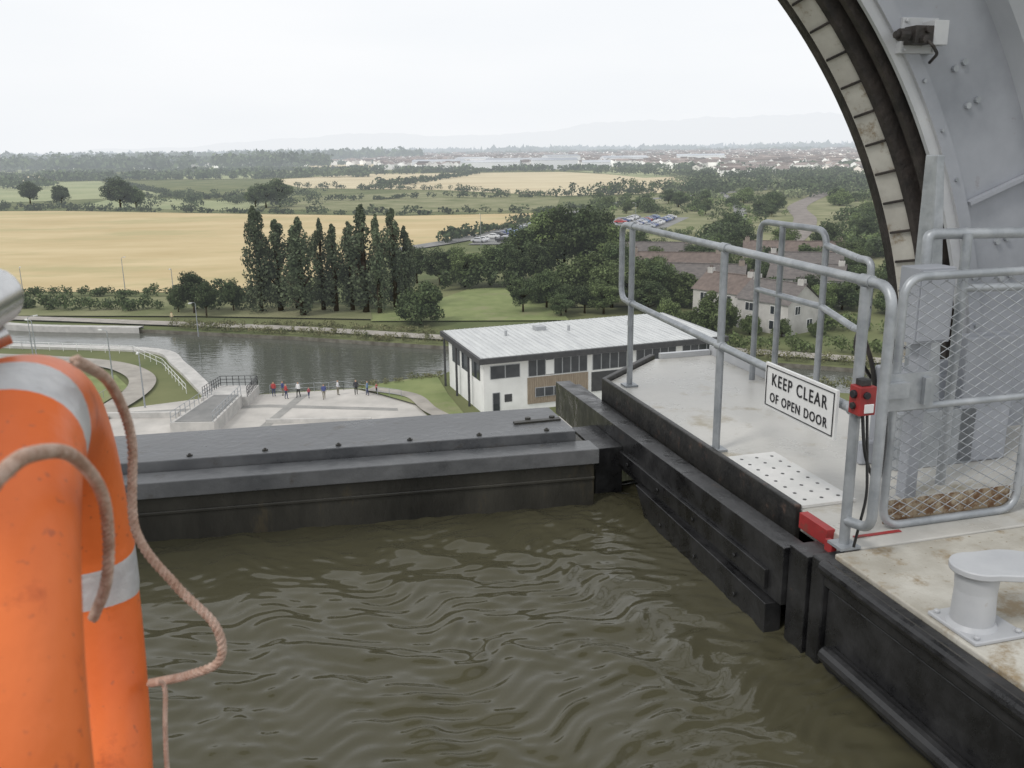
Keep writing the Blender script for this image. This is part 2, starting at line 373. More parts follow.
# ------------------------------------------------------------------ trees
P_b=[tree_proto('broad_%d'%i,10+i,'broad',[M_leaf,M_bark]) for i in range(3)]
P_bl=[tree_proto('broadlight_%d'%i,20+i,'broad',[M_leaf2,M_bark]) for i in range(2)]
P_p=[tree_proto('poplar_%d'%i,30+i,'poplar',[M_leafp,M_bark]) for i in range(4)]
P_c=[tree_proto('cone_%d'%i,40+i,'cone',[M_leafp,M_bark]) for i in range(1)]
P_s=[tree_proto('bush_%d'%i,50+i,'bush',[M_leaf,M_bark]) for i in range(2)]
P_sl=[tree_proto('bushlight_%d'%i,60+i,'bush',[M_leaf2,M_bark]) for i in range(2)]
R=random.Random(5)
place('poplar_tree',P_c[0],-42,150,18,0.75)
for i,(x,h) in enumerate([(-38.8,16),(-36.4,14.5),(-34.0,17),(-31.6,15.5),(-29.2,16),(-26.6,16.5),(-24.0,18.0),(-21.6,16.5),(-19.4,18.8),(-17.8,15)]):
    place('poplar_tree',P_p[i%4],x,148+R.uniform(-2.5,5),h*R.uniform(.94,1.04),R.uniform(.85,1.2),seed=i)
place('round_tree',P_s[0],-14,137,8.2,1.0)
for x,y,h in [(-53,149,8),(-50,146,6.5),(-56,150,5),(-47,151,6)]: place('small_tree',R.choice(P_b),x,y,h,0.9)
for x,y,h,w in [(-14,178,8,1),(-9,176,8.5,1.1),(-4,178,8.5,1.1),(-19,182,8,1),(2,184,12,1),(7,186,15,.9),(11,184,16,.85),(15,182,16.5,.85),(18,186,15,.8),(20,180,12,.9),(5,176,9,1),(0,176,8,1),(-12,186,7,1.1)]:
    place('broadleaf_tree',R.choice(P_b+P_bl),x,y,h,w*1.1,seed=x)
for x,y,h,w in [(2,146,6.5,1),(6,150,7,1),(9,146,5,1.1),(13,160,10,1),(17,150,8.5,1.1),(20,147,8.5,1.1),(23,150,9,1.1),(15,144,6,1.1),(25,155,9,1),(5,156,6,1),(19,165,10,1),(12,145,5,1.2),(8,142,4,1.2),(22,143,6,1.2),(28,151,7,1.1)]:
    place('broadleaf_tree',R.choice(P_b+P_bl+P_sl),x,y,h,w*1.1,seed=x)
for x,y,h in [(29,127,7.2),(34,126,3.5),(27,130,4),(31,129,4),(38,124,3),(24,133,5),(35,134,4),(46,130,4),(43,124,3)]: place('garden_tree',R.choice(P_s+P_sl),x,y,h,0.95,seed=x)
for x,y,h in [(-264,506,14),(-235,482,12),(-190,448,17),(-184,452,12),(-119,448,13),(-113,452,15),(-126,455,11)]: place('field_tree',R.choice(P_b),x,y,h,1.2,seed=x)
for x,y,h in [(58,150,7),(62,185,8),(52,182,8),(70,190,8),(38,188,7),(45,205,8),(55,215,8),(64,210,9),(75,215,9),(60,140,5.5),(66,146,6),(49,148,6),(50,142,5.5),(27,168,7),(43,170,7),(54,145,6),(62,162,7),(72,166,8),(30,215,8),(44,150,6),(40,160,6),(38,150,5.5),(36,167,6.5),(47,164,6),(52,165,6),(30,184,7),(42,182,6),(68,178,7),(27,203,7),(56,160,5)]:
    place('garden_tree',R.choice(P_b+P_s+P_bl),x,y,h,1.15,seed=x)
for i in range(75):
    y=R.uniform(205,440); x=y*R.uniform(.10,.40)
    rx=85+(y-270)*0.4 if y<400 else 126+(y-400)*0.42
    if abs(x-rx)<13 or (26<x<72 and 292<y<355) or (y<292 and x<y*.215): continue
    place('slope_tree',R.choice(P_b+P_s+P_bl+P_sl),x,y,R.uniform(4,9),1.2,seed=i)
rg=random.Random(9)
it=[]
it+=along([(-130,158),(-90,156),(-60,153),(-45,153)],2.2,3.2,2.8,rg)
it+=along([(-130,172),(-90,172),(-52,168)],2.5,3,2.2,rg)
foliage_mass('hedge',it,[M_leaf],q=210,sz=0.09,seed=2)
it=along([(-50,161),(-35,158),(-22,155),(-15,152)],1.6,4,4,rg)+along([(-12,172),(3,176),(12,172)],2,4.5,4.5,rg)
foliage_mass('scrub_bushes',it,[M_leaf],q=240,sz=0.08,seed=3)
it=along([(-52,136.5),(-31,130),(-9,122),(6,118.6),(27,112.5),(46,104.5),(66,97)],0.7,1.6,1.3,rg,0.5)
it+=along([(-50,138.8),(-31,137),(-9,128.6),(6,124.5),(20,120)],1.2,2.0,0.9,rg,0.5)
it+=along([(26,99),(43,93),(60,88)],0.6,1.6,1.2,rg,.4)
it+=along([(-17,98.6),(-9,103.5),(-7.5,106)],.8,1.2,.8,rg,.4)
foliage_mass('reeds',it,[M_reed],q=120,sz=0.07,seed=4)
it=along([(28,118),(46,112),(66,103)],1.6,3,2.0,rg,.5)+along([(45,130),(60,122),(80,112)],2,3.5,2.4,rg,.4)
foliage_mass('garden_hedge',it,[M_leaf2],q=180,sz=0.08,seed=5)
def slope(n,h0,h1,mtl,seed,q):
    it=[]
    for i in range(n):
        t=rg.random(); y=212+t*t*430; x=y*rg.uniform(0.09,0.42)
        rx=85+(y-270)*0.4 if y<400 else 126+(y-400)*0.42
        if abs(x-rx)<11: continue
        if 26<x<72 and 290<y<355: continue
        h=rg.uniform(h0,h1)
        if y<292 and x<y*.215: h=min(h,2.2)
        it.append((x,y,h*rg.uniform(1.0,1.7),h))
    foliage_mass('embankment_scrub',it,[mtl],q=q,sz=0.085,seed=seed)
slope(330,2.0,6.5,M_leaf,6,130); slope(300,1.5,4.5,M_leaf2,7,110); slope(120,1.2,2.8,M_reed,17,110)
it=[]
for pts in ([(-440,478),(-219,450),(-115,408),(-45,383),(12,388),(60,420)],[(-600,975),(-428,970),(-219,600),(-121,496),(-45,520),(20,512)],
            [(-20,262),(-6,300),(12,350),(20,384)],[(30,515),(114,540),(170,600)],[(-340,500),(-223,470)],[(-150,520),(-249,600),(-330,760)]):
    it+=along(pts,5,6,3.2,rg,.5)
for pts in ([(-480,1000),(-260,960),(-60,1110),(120,1090)],[(-260,960),(-230,1320)],[(-100,640),(-60,880),(-30,1080)],[(215,620),(265,930)],[(300,620),(390,900),(265,930)],[(-500,1350),(-230,1310),(60,1350)],[(-900,1500),(-400,1500),(-150,1540)],[(-400,1500),(-400,2100)],[(-700,1000),(-480,1010),(-560,1300)]):
    it+=along(pts,11,12,5.5,rg,.5)
foliage_mass('field_hedge',it,[M_wood],q=60,sz=0.12,seed=8)
it=along([(28,512),(114,540),(165,790),(90,1000)],7,10,8,rg,.4)+along([(-160,690),(-47,622),(25,520)],7,7,4.5,rg,.5)
for i in range(60): y=rg.uniform(430,620); it.append((y*rg.uniform(-.42,-.2),y,8,5))
for i in range(190): y=rg.uniform(450,950); it.append((y*rg.uniform(.19,.42),y,13,8))
foliage_mass('distant_trees',it,[M_wood],q=80,sz=0.09,seed=9)
it=[]
for i in range(190): y=rg.uniform(450,950); it.append((y*rg.uniform(.17,.42),y,12,5))
foliage_mass('distant_trees',it,[M_wood2],q=70,sz=0.09,seed=19)
it=[]
def belt(y0,y1,s0,s1,n,w,h):
    for i in range(n):
        y=rg.uniform(y0,y1); it.append((y*rg.uniform(s0,s1),y,w*rg.uniform(.7,1.3),h*rg.uniform(.6,1.3)))
belt(960,1010,-.75,-.15,110,20,10); belt(1110,1180,-.6,.10,110,22,8); belt(1330,1420,-.75,.5,130,26,7)
belt(720,900,-.62,-.5,30,16,10); belt(1000,1300,.12,.5,130,22,8)
belt(1900,2200,-.8,.5,160,36,8); belt(2100,3000,-.8,.5,150,44,10); belt(1400,2800,-.1,.5,260,24,8)
belt(1500,2100,-.75,-.2,260,44,26); belt(2600,3600,-.8,-.1,200,90,32); belt(3500,5200,-.8,.6,220,140,15); belt(5200,9000,-.8,.7,300,320,24)
foliage_mass('distant_woodland',it,[M_wood],q=48,sz=0.12,seed=10)

# ------------------------------------------------------------------ hills
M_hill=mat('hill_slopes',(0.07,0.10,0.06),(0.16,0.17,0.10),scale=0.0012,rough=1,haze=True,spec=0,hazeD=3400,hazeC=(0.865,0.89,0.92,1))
def hills(name,Y0,Y1,fun):
    n=160; m=14; vs=[];fs=[]
    for j in range(m):
        t=j/(m-1)
        for i in range(n):
            s=-0.9+1.9*i/(n-1); Y=Y0+(Y1-Y0)*t; prof=math.sin(t*math.pi/2)**1.5 
            vs.append((s*Y,Y,-5+fun(s)*prof*(1+0.08*math.sin(i*1.3+j*2.1))))
    for j in range(m-1):
        for i in range(n-1): a=j*n+i; fs.append((a,a+1,a+n+1,a+n))
    mb=MB(); mb.add(vs,fs); return mb.obj(name,[M_hill],smooth=True)
def hf(s):
    g=lambda c,w,h: h*math.exp(-((s-c)/w)**2)
    return 90+g(-.16,.09,230)+g(-.02,.07,180)+g(.22,.13,380)+g(.36,.1,320)+g(.10,.06,230)+g(-.3,.12,90)+20*math.sin(s*40)+12*math.sin(s*97)
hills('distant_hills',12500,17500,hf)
def hf2(s):
    g=lambda c,w,h: h*math.exp(-((s-c)/w)**2)
    return 6+g(.3,.3,35)+g(-.5,.3,35)+4*math.sin(s*33)
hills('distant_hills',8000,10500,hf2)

# ------------------------------------------------------------------ town
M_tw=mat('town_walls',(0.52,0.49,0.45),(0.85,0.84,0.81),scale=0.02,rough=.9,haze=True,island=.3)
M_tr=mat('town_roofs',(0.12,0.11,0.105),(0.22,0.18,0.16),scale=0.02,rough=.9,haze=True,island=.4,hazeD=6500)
mb=MB()
def gable(mb,x,y,w,l,h,rh,a,mw=0,mr=1):
    c,s=math.cos(a),math.sin(a)
    def T(px,py,pz): return (x+px*c-py*s,y+px*s+py*c,pz)
    w/=2;l/=2
    mb.add([T(-w,-l,0),T(w,-l,0),T(w,l,0),T(-w,l,0),T(-w,-l,h),T(w,-l,h),T(w,l,h),T(-w,l,h),T(0,-l,h+rh),T(0,l,h+rh)],
           [(0,1,5,8,4),(2,3,7,9,6),(1,2,6,5),(3,0,4,7)],mw)
    mb.add([T(-w-.3,-l-.3,h-.1),T(w+.3,-l-.3,h-.1),T(w+.3,l+.3,h-.1),T(-w-.3,l+.3,h-.1),T(0,-l-.3,h+rh+.15),T(0,l+.3,h+rh+.15)],[(1,2,5,4),(3,0,4,5)],mr)
for i in range(3200):
    y=1150*math.exp(rg.random()*1.35); s=rg.uniform(-0.14,0.48)
    if y<1350 and s<0.14: continue
    k=1+max(0,(y-1800)/3500)
    gable(mb,s*y,y,rg.uniform(7,10)*k,rg.uniform(9,24)*k,rg.uniform(6,8.5)*k,rg.uniform(1.8,2.8)*k,rg.uniform(0,3.14))
for i in range(420):
    y=rg.uniform(1700,4200); s=rg.uniform(-0.48,-0.02)
    gable(mb,s*y,y,10,rg.uniform(9,34),7,2.5,rg.uniform(0,3.14))
for i in range(90):
    y=rg.uniform(820,1250); s=rg.uniform(0.2,0.44)
    gable(mb,s*y,y,8,rg.uniform(9,20),5.5,2.2,rg.uniform(0,3.14))
mb.obj('distant_town',[M_tw,M_tr])
M_shed=mat('shed_walls',(0.7,0.71,0.72),(0.84,0.84,0.84),scale=0.02,rough=.7,haze=True)
M_shedr=mat('shed_roof',(0.25,0.27,0.30),(0.5,0.51,0.52),scale=0.01,rough=.6,haze=True,island=.3)
mb=MB()
for x,y,w,l,h,a in [(-25,1260,26,80,10,1.5),(60,1230,30,60,12,1.6),(10,1420,24,90,11,1.4),(112,1190,20,36,9,1.5),(180,1450,30,70,12,1.7),(-110,1450,26,80,10,1.5),(330,1600,36,80,12,1.4),(-60,1600,30,60,12,1.2),(90,1600,30,60,14,1.9)]:
    gable(mb,x,y,w,l,h,2.5,a)
mb.obj('factory_sheds',[M_shed,M_shedr])

# ------------------------------------------------------------------ houses
M_hroof=mat('slate_roof',(0.10,0.09,0.085),(0.16,0.14,0.13),scale=1.2,rough=.85,haze=True,detail=8,stretch=(1,1,4))
M_hroof2=mat('tile_roof',(0.115,0.088,0.075),(0.175,0.135,0.115),scale=1.2,rough=.85,haze=True,detail=8)
M_rend=mat('grey_render',(0.42,0.405,0.38),(0.56,0.54,0.51),scale=.5,rough=.9,haze=True)
M_brick=mat('brown_brick',(0.22,0.18,0.15),(0.31,0.26,0.215),scale=.8,rough=.9,haze=True)
def house(x,y,rz,w,l,h,rh,mw,mr,name='terraced_house'):
    mb=MB(); gable(mb,0,0,w,l,h,rh,0)
    mb.box(-.12,.12,-l/2-.32,l/2+.32,h+rh+.12,h+rh+.26,1)
    for cy in (-l/2+.6,l/2-.6):
        mb.box(-.35,.35,cy-.5,cy+.5,h+rh-.6,h+rh+.8,0); mb.cyl((0,cy-.2,h+rh+.8),(0,cy-.2,h+rh+1.15),.13,8,1); mb.cyl((0,cy+.2,h+rh+.8),(0,cy+.2,h+rh+1.15),.13,8,1)
    def win(px,py,pz,ww,hh,nx,ny,door=False):
        d=.03
        for gm,e,k in ((3,.09,d),(2,0,d+.03)):
            a=ww/2+e; b=hh/2+e
            if nx: mb.box(min(px,px+nx*k),max(px,px+nx*k),py-a,py+a,pz-b,pz+b,gm)
            else: mb.box(px-a,px+a,min(py,py+ny*k),max(py,py+ny*k),pz-b,pz+b,gm)
        if not door:
            if nx: mb.box(min(px,px+nx*.08),max(px,px+nx*.08),py-.03,py+.03,pz-hh/2,pz+hh/2,3)
            else: mb.box(px-.03,px+.03,min(py,py+ny*.08),max(py,py+ny*.08),pz-hh/2,pz+hh/2,3)
    nb=max(2,int(l/3.4))
    for i in range(nb):
        py=-l/2+(i+.5)*l/nb
        for sx in (-1,1):
            win(sx*w/2,py,h*.76,1.4,1.1,sx,0)
            if i%3==1: win(sx*w/2,py,1.05,.95,2.05,sx,0,True)
            else: win(sx*w/2,py,h*.28,1.6,1.2,sx,0)
    for sy in (-1,1):
        win(-w*.2,sy*l/2,h*.76,1.0,1.1,0,sy); win(w*.2,sy*l/2,h*.28,1.1,1.2,0,sy)
    return mb.obj(name,[mw,mr,M_glass,M_white],loc=(x,y,0),rz=rz)
house(39,130,rad(36),7.2,9,4.5,2.4,M_rend,M_hroof,'semi_detached_house')
house(34.5,140.5,rad(38),7.0,9,4.4,2.2,M_rend,M_hroof2,'semi_detached_house')
house(33,156,rad(72),7,15,4.3,2.0,M_brick,M_hroof)
house(32,174,rad(76),7,17,4.3,2.0,M_brick,M_hroof2)
house(31,194,rad(76),7,15,4.3,2.0,M_brick,M_hroof)
house(56,171,rad(76),7,13,4.3,2.0,M_rend,M_hroof)
house(60,192,rad(76),7,20,4.3,2.0,M_brick,M_hroof2)
house(51,154,rad(64),7,12,4.3,2.0,M_rend,M_hroof)

# ------------------------------------------------------------------ visitor centre
root_x,root_y,rzb=-3.2,86.5,rad(19.8)
mb=MB()
mb.box(.7,27.8,.9,13.4,0,5.40,0)
mb.hexa([(0,0,5.42),(28.6,0,5.42),(28.6,14.4,5.72),(0,14.4,5.72),(0,0,5.98),(28.6,0,5.98),(28.6,14.4,6.28),(0,14.4,6.28)],4)
mb.hexa([(.28,.28,5.985),(28.32,.28,5.985),(28.32,14.12,6.275),(.28,14.12,6.275),(.28,.28,6.03),(28.32,.28,6.03),(28.32,14.12,6.32),(.28,14.12,6.32)],5)
for i in range(47):
    x=.4+i*.6; mb.hexa([(x,.3,6.02),(x+.05,.3,6.02),(x+.05,14.1,6.32),(x,14.1,6.32),(x,.3,6.08),(x+.05,.3,6.08),(x+.05,14.1,6.38),(x,14.1,6.38)],5)
for x in (6,13.5,21): mb.cyl((x,9,6),(x,9,6.8),.16,10,1)
mb.box(10,11.2,10,11.2,6.2,6.7,1)
for y in (4.5,9,13.6): mb.cyl((.25,y,0),(.25,y,5.5),.13,10,4)
def win(x0,x1,z0,z1,n,y=.9,h=0):
    mb.box(x0,x1,y-.05,y+.02,z0,z1,1)
    w=(x1-x0)/n
    for i in range(n):
        mb.box(x0+i*w+.06,x0+(i+1)*w-.06,y-.075,y-.051,z0+.06,z1-.06,2)
win(1.4,4.6,3.6,5.0,2)
win(5.5,12.1,3.5,5.25,7); mb.box(7.4,8.3,.78,.82,3.6,5.1,0)
mb.box(5.4,12.2,.84,.9,.6,3.4,3)
for i in range(28): mb.box(5.42+i*.243,5.42+i*.243+.2,.80,.84,.62,3.38,3)
win(6.2,9.3,1.3,2.3,3,y=.79)
win(12.7,16.7,3.5,5.25,4); win(17.8,22.6,3.7,5.25,5); win(23.4,27.4,3.7,5.25,4)
mb.box(12.6,16.9,.82,.9,1.2,3.3,4)
mb.box(17.4,28.0,.3,.9,0,3.55,0)
win(1.6,2.4,0.1,2.2,1); mb.box(2.9,3.7,.86,.9,1.1,1.9,4)
for k in range(3): mb.box(.62,.72,2+k*3.6,4.6+k*3.6,3.3,5.1,2)
vc=mb.obj('visitor_centre',[M_white,M_frame,M_glass,M_timber,M_dark,M_roofm],loc=(root_x,root_y,0),rz=rzb)
def text(s,size,name,m,parent,mtx,ext=0.004):
    cu=bpy.data.curves.new(name,'FONT'); cu.body=s; cu.size=size; cu.extrude=ext; cu.align_x='CENTER'; cu.align_y='CENTER'
    o=bpy.data.objects.new(name,cu); scene.collection.objects.link(o); o.data.materials.append(m); o.parent=parent; o.matrix_local=mtx; return o
M_ink=mat('sign_letters',(0.02,0.02,0.025),rough=.5)
for s,zz,sz in (('Visitor Centre',2.85,.62),('Boat Trips',2.2,.5)):
    text(s,sz,'lettering',M_ink,vc,Matrix.Translation((24.6,.29,zz))@Matrix.Rotation(math.pi/2,4,'X'))

M_steel=mat('galvanised',(0.28,0.30,0.32),(0.42,0.44,0.46),scale=9,rough=.42,metal=.3,bump=.1,rust=(0.18,0.11,0.07),rust_amt=.32,rust_scale=7)
M_rail_d=mat('dark_railing',(0.05,0.05,0.055),rough=.5)
def rail_line(mb,pts,h,post,r=.03,rails=(1.0,.5),mi=0,z0=0):
    for (a,b) in zip(pts[:-1],pts[1:]):
        A=Vector((*a,z0));B=Vector((*b,z0)); L=(B-A).length; n=max(1,int(L/post))
        for i in range(n+1):
            p=A+(B-A)*i/n; mb.cyl(p,p+Vector((0,0,h)),r,6,mi)
        for k in rails: mb.cyl(A+Vector((0,0,h*k)),B+Vector((0,0,h*k)),r*.8,6,mi)
mb=MB()
mb.prism([(-32.6,82),(-28.4,82),(-28.6,92),(-31.8,92)],0,1.3,0)
mb.prism([(-33.0,92),(-28.0,92),(-28.2,97.2),(-32.6,97.2)],-1.5,1.0,0)
mb.prism([(-32.2,82.2),(-28.7,82.2),(-28.9,91.8),(-31.5,91.8)],1.3,1.36,2)
rail_line(mb,[(-32.8,92.2),(-32.4,97),(-28.3,97),(-28.1,92.2)],1.1,.6,.04,(1,.66,.33),1,1.0)
rail_line(mb,[(-32.5,82.1),(-31.8,92)],1.0,1.0,.035,(1,.5),3,1.3); rail_line(mb,[(-28.5,82.1),(-28.7,92)],1.0,1.0,.035,(1,.5),3,1.3)
mb.obj('dock_bridge',[M_conc,M_rail_d,M_asph,M_steel])
mb=MB(); rail_line(mb,[(-120,129.8),(-82,125.6),(-68,122.6),(-51,118.8),(-44,110.5),(-36.5,97.5)],1.1,2.0,.035,(1,.5)); mb.obj('quay_railing',[M_white])
mb=MB(); rail_line(mb,[(-27,97),(-19,98.1),(-12,94)],1.0,1.6,.03,(1,.5)); mb.obj('quay_railing',[M_steel])
mb=MB(); rail_line(mb,[(-110,121.8),(-75,116.3),(-56,111.5),(-48.5,106),(-44.8,98),(-45,85)],1.0,2.4,.03,(1,)); mb.obj('path_railing',[M_steel])
mb=MB(); mb.box(-42,-34,88,88.4,0,.6); mb.box(-24.5,-14,85.5,85.8,0,.45); mb.obj('low_wall',[M_conc],bevel=.03)
for x,y,h in [(-94,160,6),(-86,158,7),(-58,154,7),(-54,100,8),(-74,172,7),(20,230,9),(40,290,9),(-8,250,9),(62,170,7),(-46,130,5),(-47.5,104,6),(-39,92,6),(-62,114,6)]:
    mb=MB(); mb.tube([(0,0,0),(0,0,h*.5),(0,0,h)],[.09,.07,.05],8); mb.tube([(0,0,h),(.3,0,h+.12),(.8,0,h+.15)],.035,6); mb.box(.7,1.25,-.1,.1,h+.06,h+.18,1)
    mb.obj('street_lamp',[M_steel,M_white],loc=(x,y,0),rz=x)

# cars
def car_mesh(name,col):
    mb=MB(); W=.85
    prof=[(-2.1,.35),(-2.15,.75),(-2.0,.9),(-1.25,.98),(-.55,1.42),(.95,1.45),(1.65,1.0),(2.1,.92),(2.15,.4)]
    n=len(prof); vs=[(x,-W if zz<1.2 else -W*.78,zz) for x,zz in prof]+[(x,W if zz<1.2 else W*.78,zz) for x,zz in prof]
    mb.add(vs,[tuple(range(n)),tuple(range(2*n-1,n-1,-1))]+[(i,n+i,n+(i+1)%n,(i+1)%n) for i in range(n)],0)
    for sx in (-1,1):
        y0=sx*(W*.80+.045)
        mb.add([(-1.0,sx*W*.985,1.0),(1.45,sx*W*.985,1.02),(.9,y0*.99,1.38),(-.5,y0*.99,1.37)],[(0,1,2,3)],1)
        for x in (-1.3,1.3): mb.cyl((x,sx*.62,.32),(x,sx*.9,.32),.32,12,2)
    mb.add([(-1.22,-.7,1.02),(-1.22,.7,1.02),(-.6,.6,1.42),(-.6,-.6,1.42)],[(0,1,2,3)],1)
    mb.add([(1.64,-.7,1.04),(1.64,.7,1.04),(1.0,.6,1.45),(1.0,-.6,1.45)],[(0,1,2,3)],1)
    me=bpy.data.meshes.new(name); me.from_pydata(mb.v,[],mb.f)
    for m in (mat('car_paint_'+name,col,rough=.3,haze=True),M_glass,M_dark): me.materials.append(m)
    me.polygons.foreach_set('material_index',mb.m); return me
cars=[car_mesh('c%d'%i,c) for i,c in enumerate([(.4,.04,.04),(.7,.7,.7),(.05,.08,.22),(.4,.42,.44),(.04,.04,.045),(.7,.7,.7),(.1,.2,.35),(.5,.5,.52)])]
def park(x0,y0,dx,dy,n,rz):
    for i in range(n):
        if rg.random()<.2: continue
        o=bpy.data.objects.new('parked_car',rg.choice(cars)); scene.collection.objects.link(o); o.location=(x0+dx*i,y0+dy*i,.37); o.rotation_euler=(0,0,rz+rg.choice([0,math.pi]))
park(-9,260,.95,2.9,22,rad(-18)); park(-3,258,.95,2.9,22,rad(-18)); park(3,257,.95,2.9,22,rad(-18))
park(33,304,1.0,2.75,15,rad(-20)); park(40,302,1.0,2.75,15,rad(-20)); park(46,301,1.0,2.75,15,rad(-20))

# ------------------------------------------------------------------ people
def person_mat(i,shirt,trou,hair):
    m=bpy.data.materials.new('clothes_%d'%i); m.use_nodes=True; nt=m.node_tree; b=nt.nodes['Principled BSDF']; b.inputs['Roughness'].default_value=.85
    tc=nd(nt,'ShaderNodeTexCoord'); sp=nd(nt,'ShaderNodeSeparateXYZ'); nt.links.new(tc.outputs['Object'],sp.inputs[0])
    mr=nd(nt,'ShaderNodeMapRange'); mr.inputs['From Max'].default_value=2.0; nt.links.new(sp.outputs['Z'],mr.inputs['Value'])
    cr=nd(nt,'ShaderNodeValToRGB'); cr.color_ramp.interpolation='CONSTANT'
    e=cr.color_ramp.elements; e[0].position=0; e[0].color=(.03,.03,.03,1); e[1].position=.04; e[1].color=tuple(trou)+(1,)
    for p,c in ((.475,shirt),(.745,(.5,.31,.22)),(.835,hair)):
        q=e.new(p); q.color=tuple(c)+(1,)
    nt.links.new(mr.outputs[0],cr.inputs[0]); nt.links.new(cr.outputs[0],b.inputs['Base Color']); return m
def person(i,x,y,rz,shirt,trou,hair,stride=.15,arm=.1,h=1.0):
    V=[((0,0,.93),.155,.11),((0,0,1.15),.15,.10),((0,0,1.40),.17,.11),((0,0,1.50),.06,.06),((0,.01,1.60),.085,.095),((0,.01,1.72),.075,.085),
       ((.19,0,1.41),.055,.055),((.25,.02,1.15),.045,.045),((.24,.02+arm,.92),.032,.032),((.24,.04+arm,.82),.035,.02),
       ((-.19,0,1.41),.055,.055),((-.25,-.02,1.15),.045,.045),((-.24,.05-arm,.92),.032,.032),((-.24,.07-arm,.82),.035,.02),
       ((.10,0,.86),.09,.09),((.11,stride*.6,.48),.062,.062),((.11,stride*.7,.08),.045,.045),((.12,stride*.7+.15,.035),.04,.03),
       ((-.10,0,.86),.09,.09),((-.11,-stride*.4,.48),.062,.062),((-.11,-stride,.08),.045,.045),((-.12,-stride+.15,.035),.04,.03)]
    E=[(0,1),(1,2),(2,3),(3,4),(4,5),(2,6),(6,7),(7,8),(8,9),(2,10),(10,11),(11,12),(12,13),(0,14),(14,15),(15,16),(16,17),(0,18),(18,19),(19,20),(20,21)]
    me=bpy.data.meshes.new('person'); me.from_pydata([v[0] for v in V],E,[])
    o=bpy.data.objects.new('person',me); scene.collection.objects.link(o)
    o.modifiers.new('Skin','SKIN'); sk=me.skin_vertices[0].data if me.skin_vertices else None
    if sk:
        for k,v in enumerate(V): sk[k].radius=(v[1],v[2])
        sk[0].use_root=True
    s=o.modifiers.new('Sub','SUBSURF'); s.levels=1; s.render_levels=1
    me.materials.append(person_mat(i,shirt,trou,hair))
    o.location=(x,y,.03); o.rotation_euler=(0,0,rz); o.scale=(h,h,h); return o
sh=[(.4,.06,.06),(.08,.1,.25),(.7,.7,.7),(.4,.1,.12),(.6,.6,.62),(.05,.05,.06),(.15,.25,.4),(.55,.47,.3),(.5,.1,.1)]
for i,(x,y) in enumerate([(-26.2,95.6),(-25.3,96.0),(-23.4,95.2),(-22.2,94.9),(-19.2,95.9),(-17.2,95.9),(-15.9,95.6),(-54,141.5),(-15,96.3),(-24.6,94.6),(-20.4,94.2)]):
    person(i,x,y,i*1.3,sh[i%9],[(.05,.06,.12),(.2,.18,.14),(.03,.03,.03)][i%3],[(.05,.03,.02),(.2,.12,.06)][i%2],stride=.05+.06*(i%4),arm=.04*(i%5),h=[1,.97,1.02,.7,1][i%5])

# ================================================================== GONDOLA (local frame: x = across, y = along, rotated 15 deg)
M_blk=mat('black_paint_steel',(0.010,0.010,0.011),(0.032,0.032,0.033),scale=6,rough=.18,rough2=.5,bump=.3,bscale=14,rust=(0.07,0.05,0.038),rust_amt=.36,rust_scale=6)
M_gate=mat('gate_top_steel',(0.09,0.093,0.098),(0.175,0.177,0.18),scale=3,rough=.25,rough2=.5,bump=.22,bscale=20,rust=(0.09,0.08,0.068),rust_amt=.42,rust_scale=5)
M_gface=mat('gate_face_steel',(0.024,0.023,0.02),(0.06,0.056,0.045),scale=2.5,rough=.3,rough2=.6,bump=.3,bscale=20,stretch=(1,1,.35),rust=(0.085,0.068,0.04),rust_amt=.43,rust_scale=5)
M_deck=mat('deck_plate',(0.42,0.41,0.375),(0.57,0.555,0.52),scale=2.2,rough=.2,rough2=.5,bump=.10,bscale=40,detail=9,rust=(0.34,0.30,0.22),rust_amt=.45,rust_scale=2.6)
M_deckn=mat('deck_plate_worn',(0.37,0.345,0.29),(0.54,0.52,0.465),scale=4,rough=.4,rough2=.65,bump=.15,bscale=60,detail=10,rust=(0.29,0.225,0.14),rust_amt=.48,rust_scale=6,spots=(.25,.2,.13),spot_scale=50)
M_lgrey=mat('light_grey_paint',(0.42,0.43,0.45),(0.52,0.53,0.54),scale=3,rough=.45,bump=.08,rust=(0.30,0.24,0.17),rust_amt=.34,rust_scale=6,detail=8)
M_wheel=mat('wheel_grey_paint',(0.27,0.285,0.315),(0.37,0.385,0.42),scale=2.2,rough=.5,bump=.08,detail=8,rust=(0.22,0.19,0.17),rust_amt=.36,rust_scale=5)
M_wheel2=mat('wheel_fascia_paint',(0.48,0.50,0.53),(0.56,0.58,0.61),scale=2.2,rough=.45,detail=8)
M_cream=mat('rack_cream',(0.46,0.44,0.39),(0.60,0.58,0.52),scale=6,rough=.5,rust=(0.26,0.2,0.13),rust_amt=.45,rust_scale=9)
M_seal=mat('rubber_seal',(0.02,0.018,0.017),(0.055,0.045,0.04),scale=8,rough=.6,bump=.4,bscale=30)
M_red=mat('red_paint',(0.38,0.035,0.035),(0.27,0.03,0.03),scale=12,rough=.5,rust=(0.16,0.07,0.05),rust_amt=.45,rust_scale=14)
M_kick=mat('rusted_kick_plate',(0.30,0.23,0.15),(0.42,0.36,0.27),scale=9,rough=.8,detail=10,rust=(0.16,0.085,0.04),rust_amt=.55,rust_scale=16)
M_swhite=mat('sign_white',(0.78,0.78,0.78),(0.85,0.85,0.84),scale=5,rough=.4,rust=(.6,.58,.54),rust_amt=.36,rust_scale=9)
G15=dict(rz=R15)

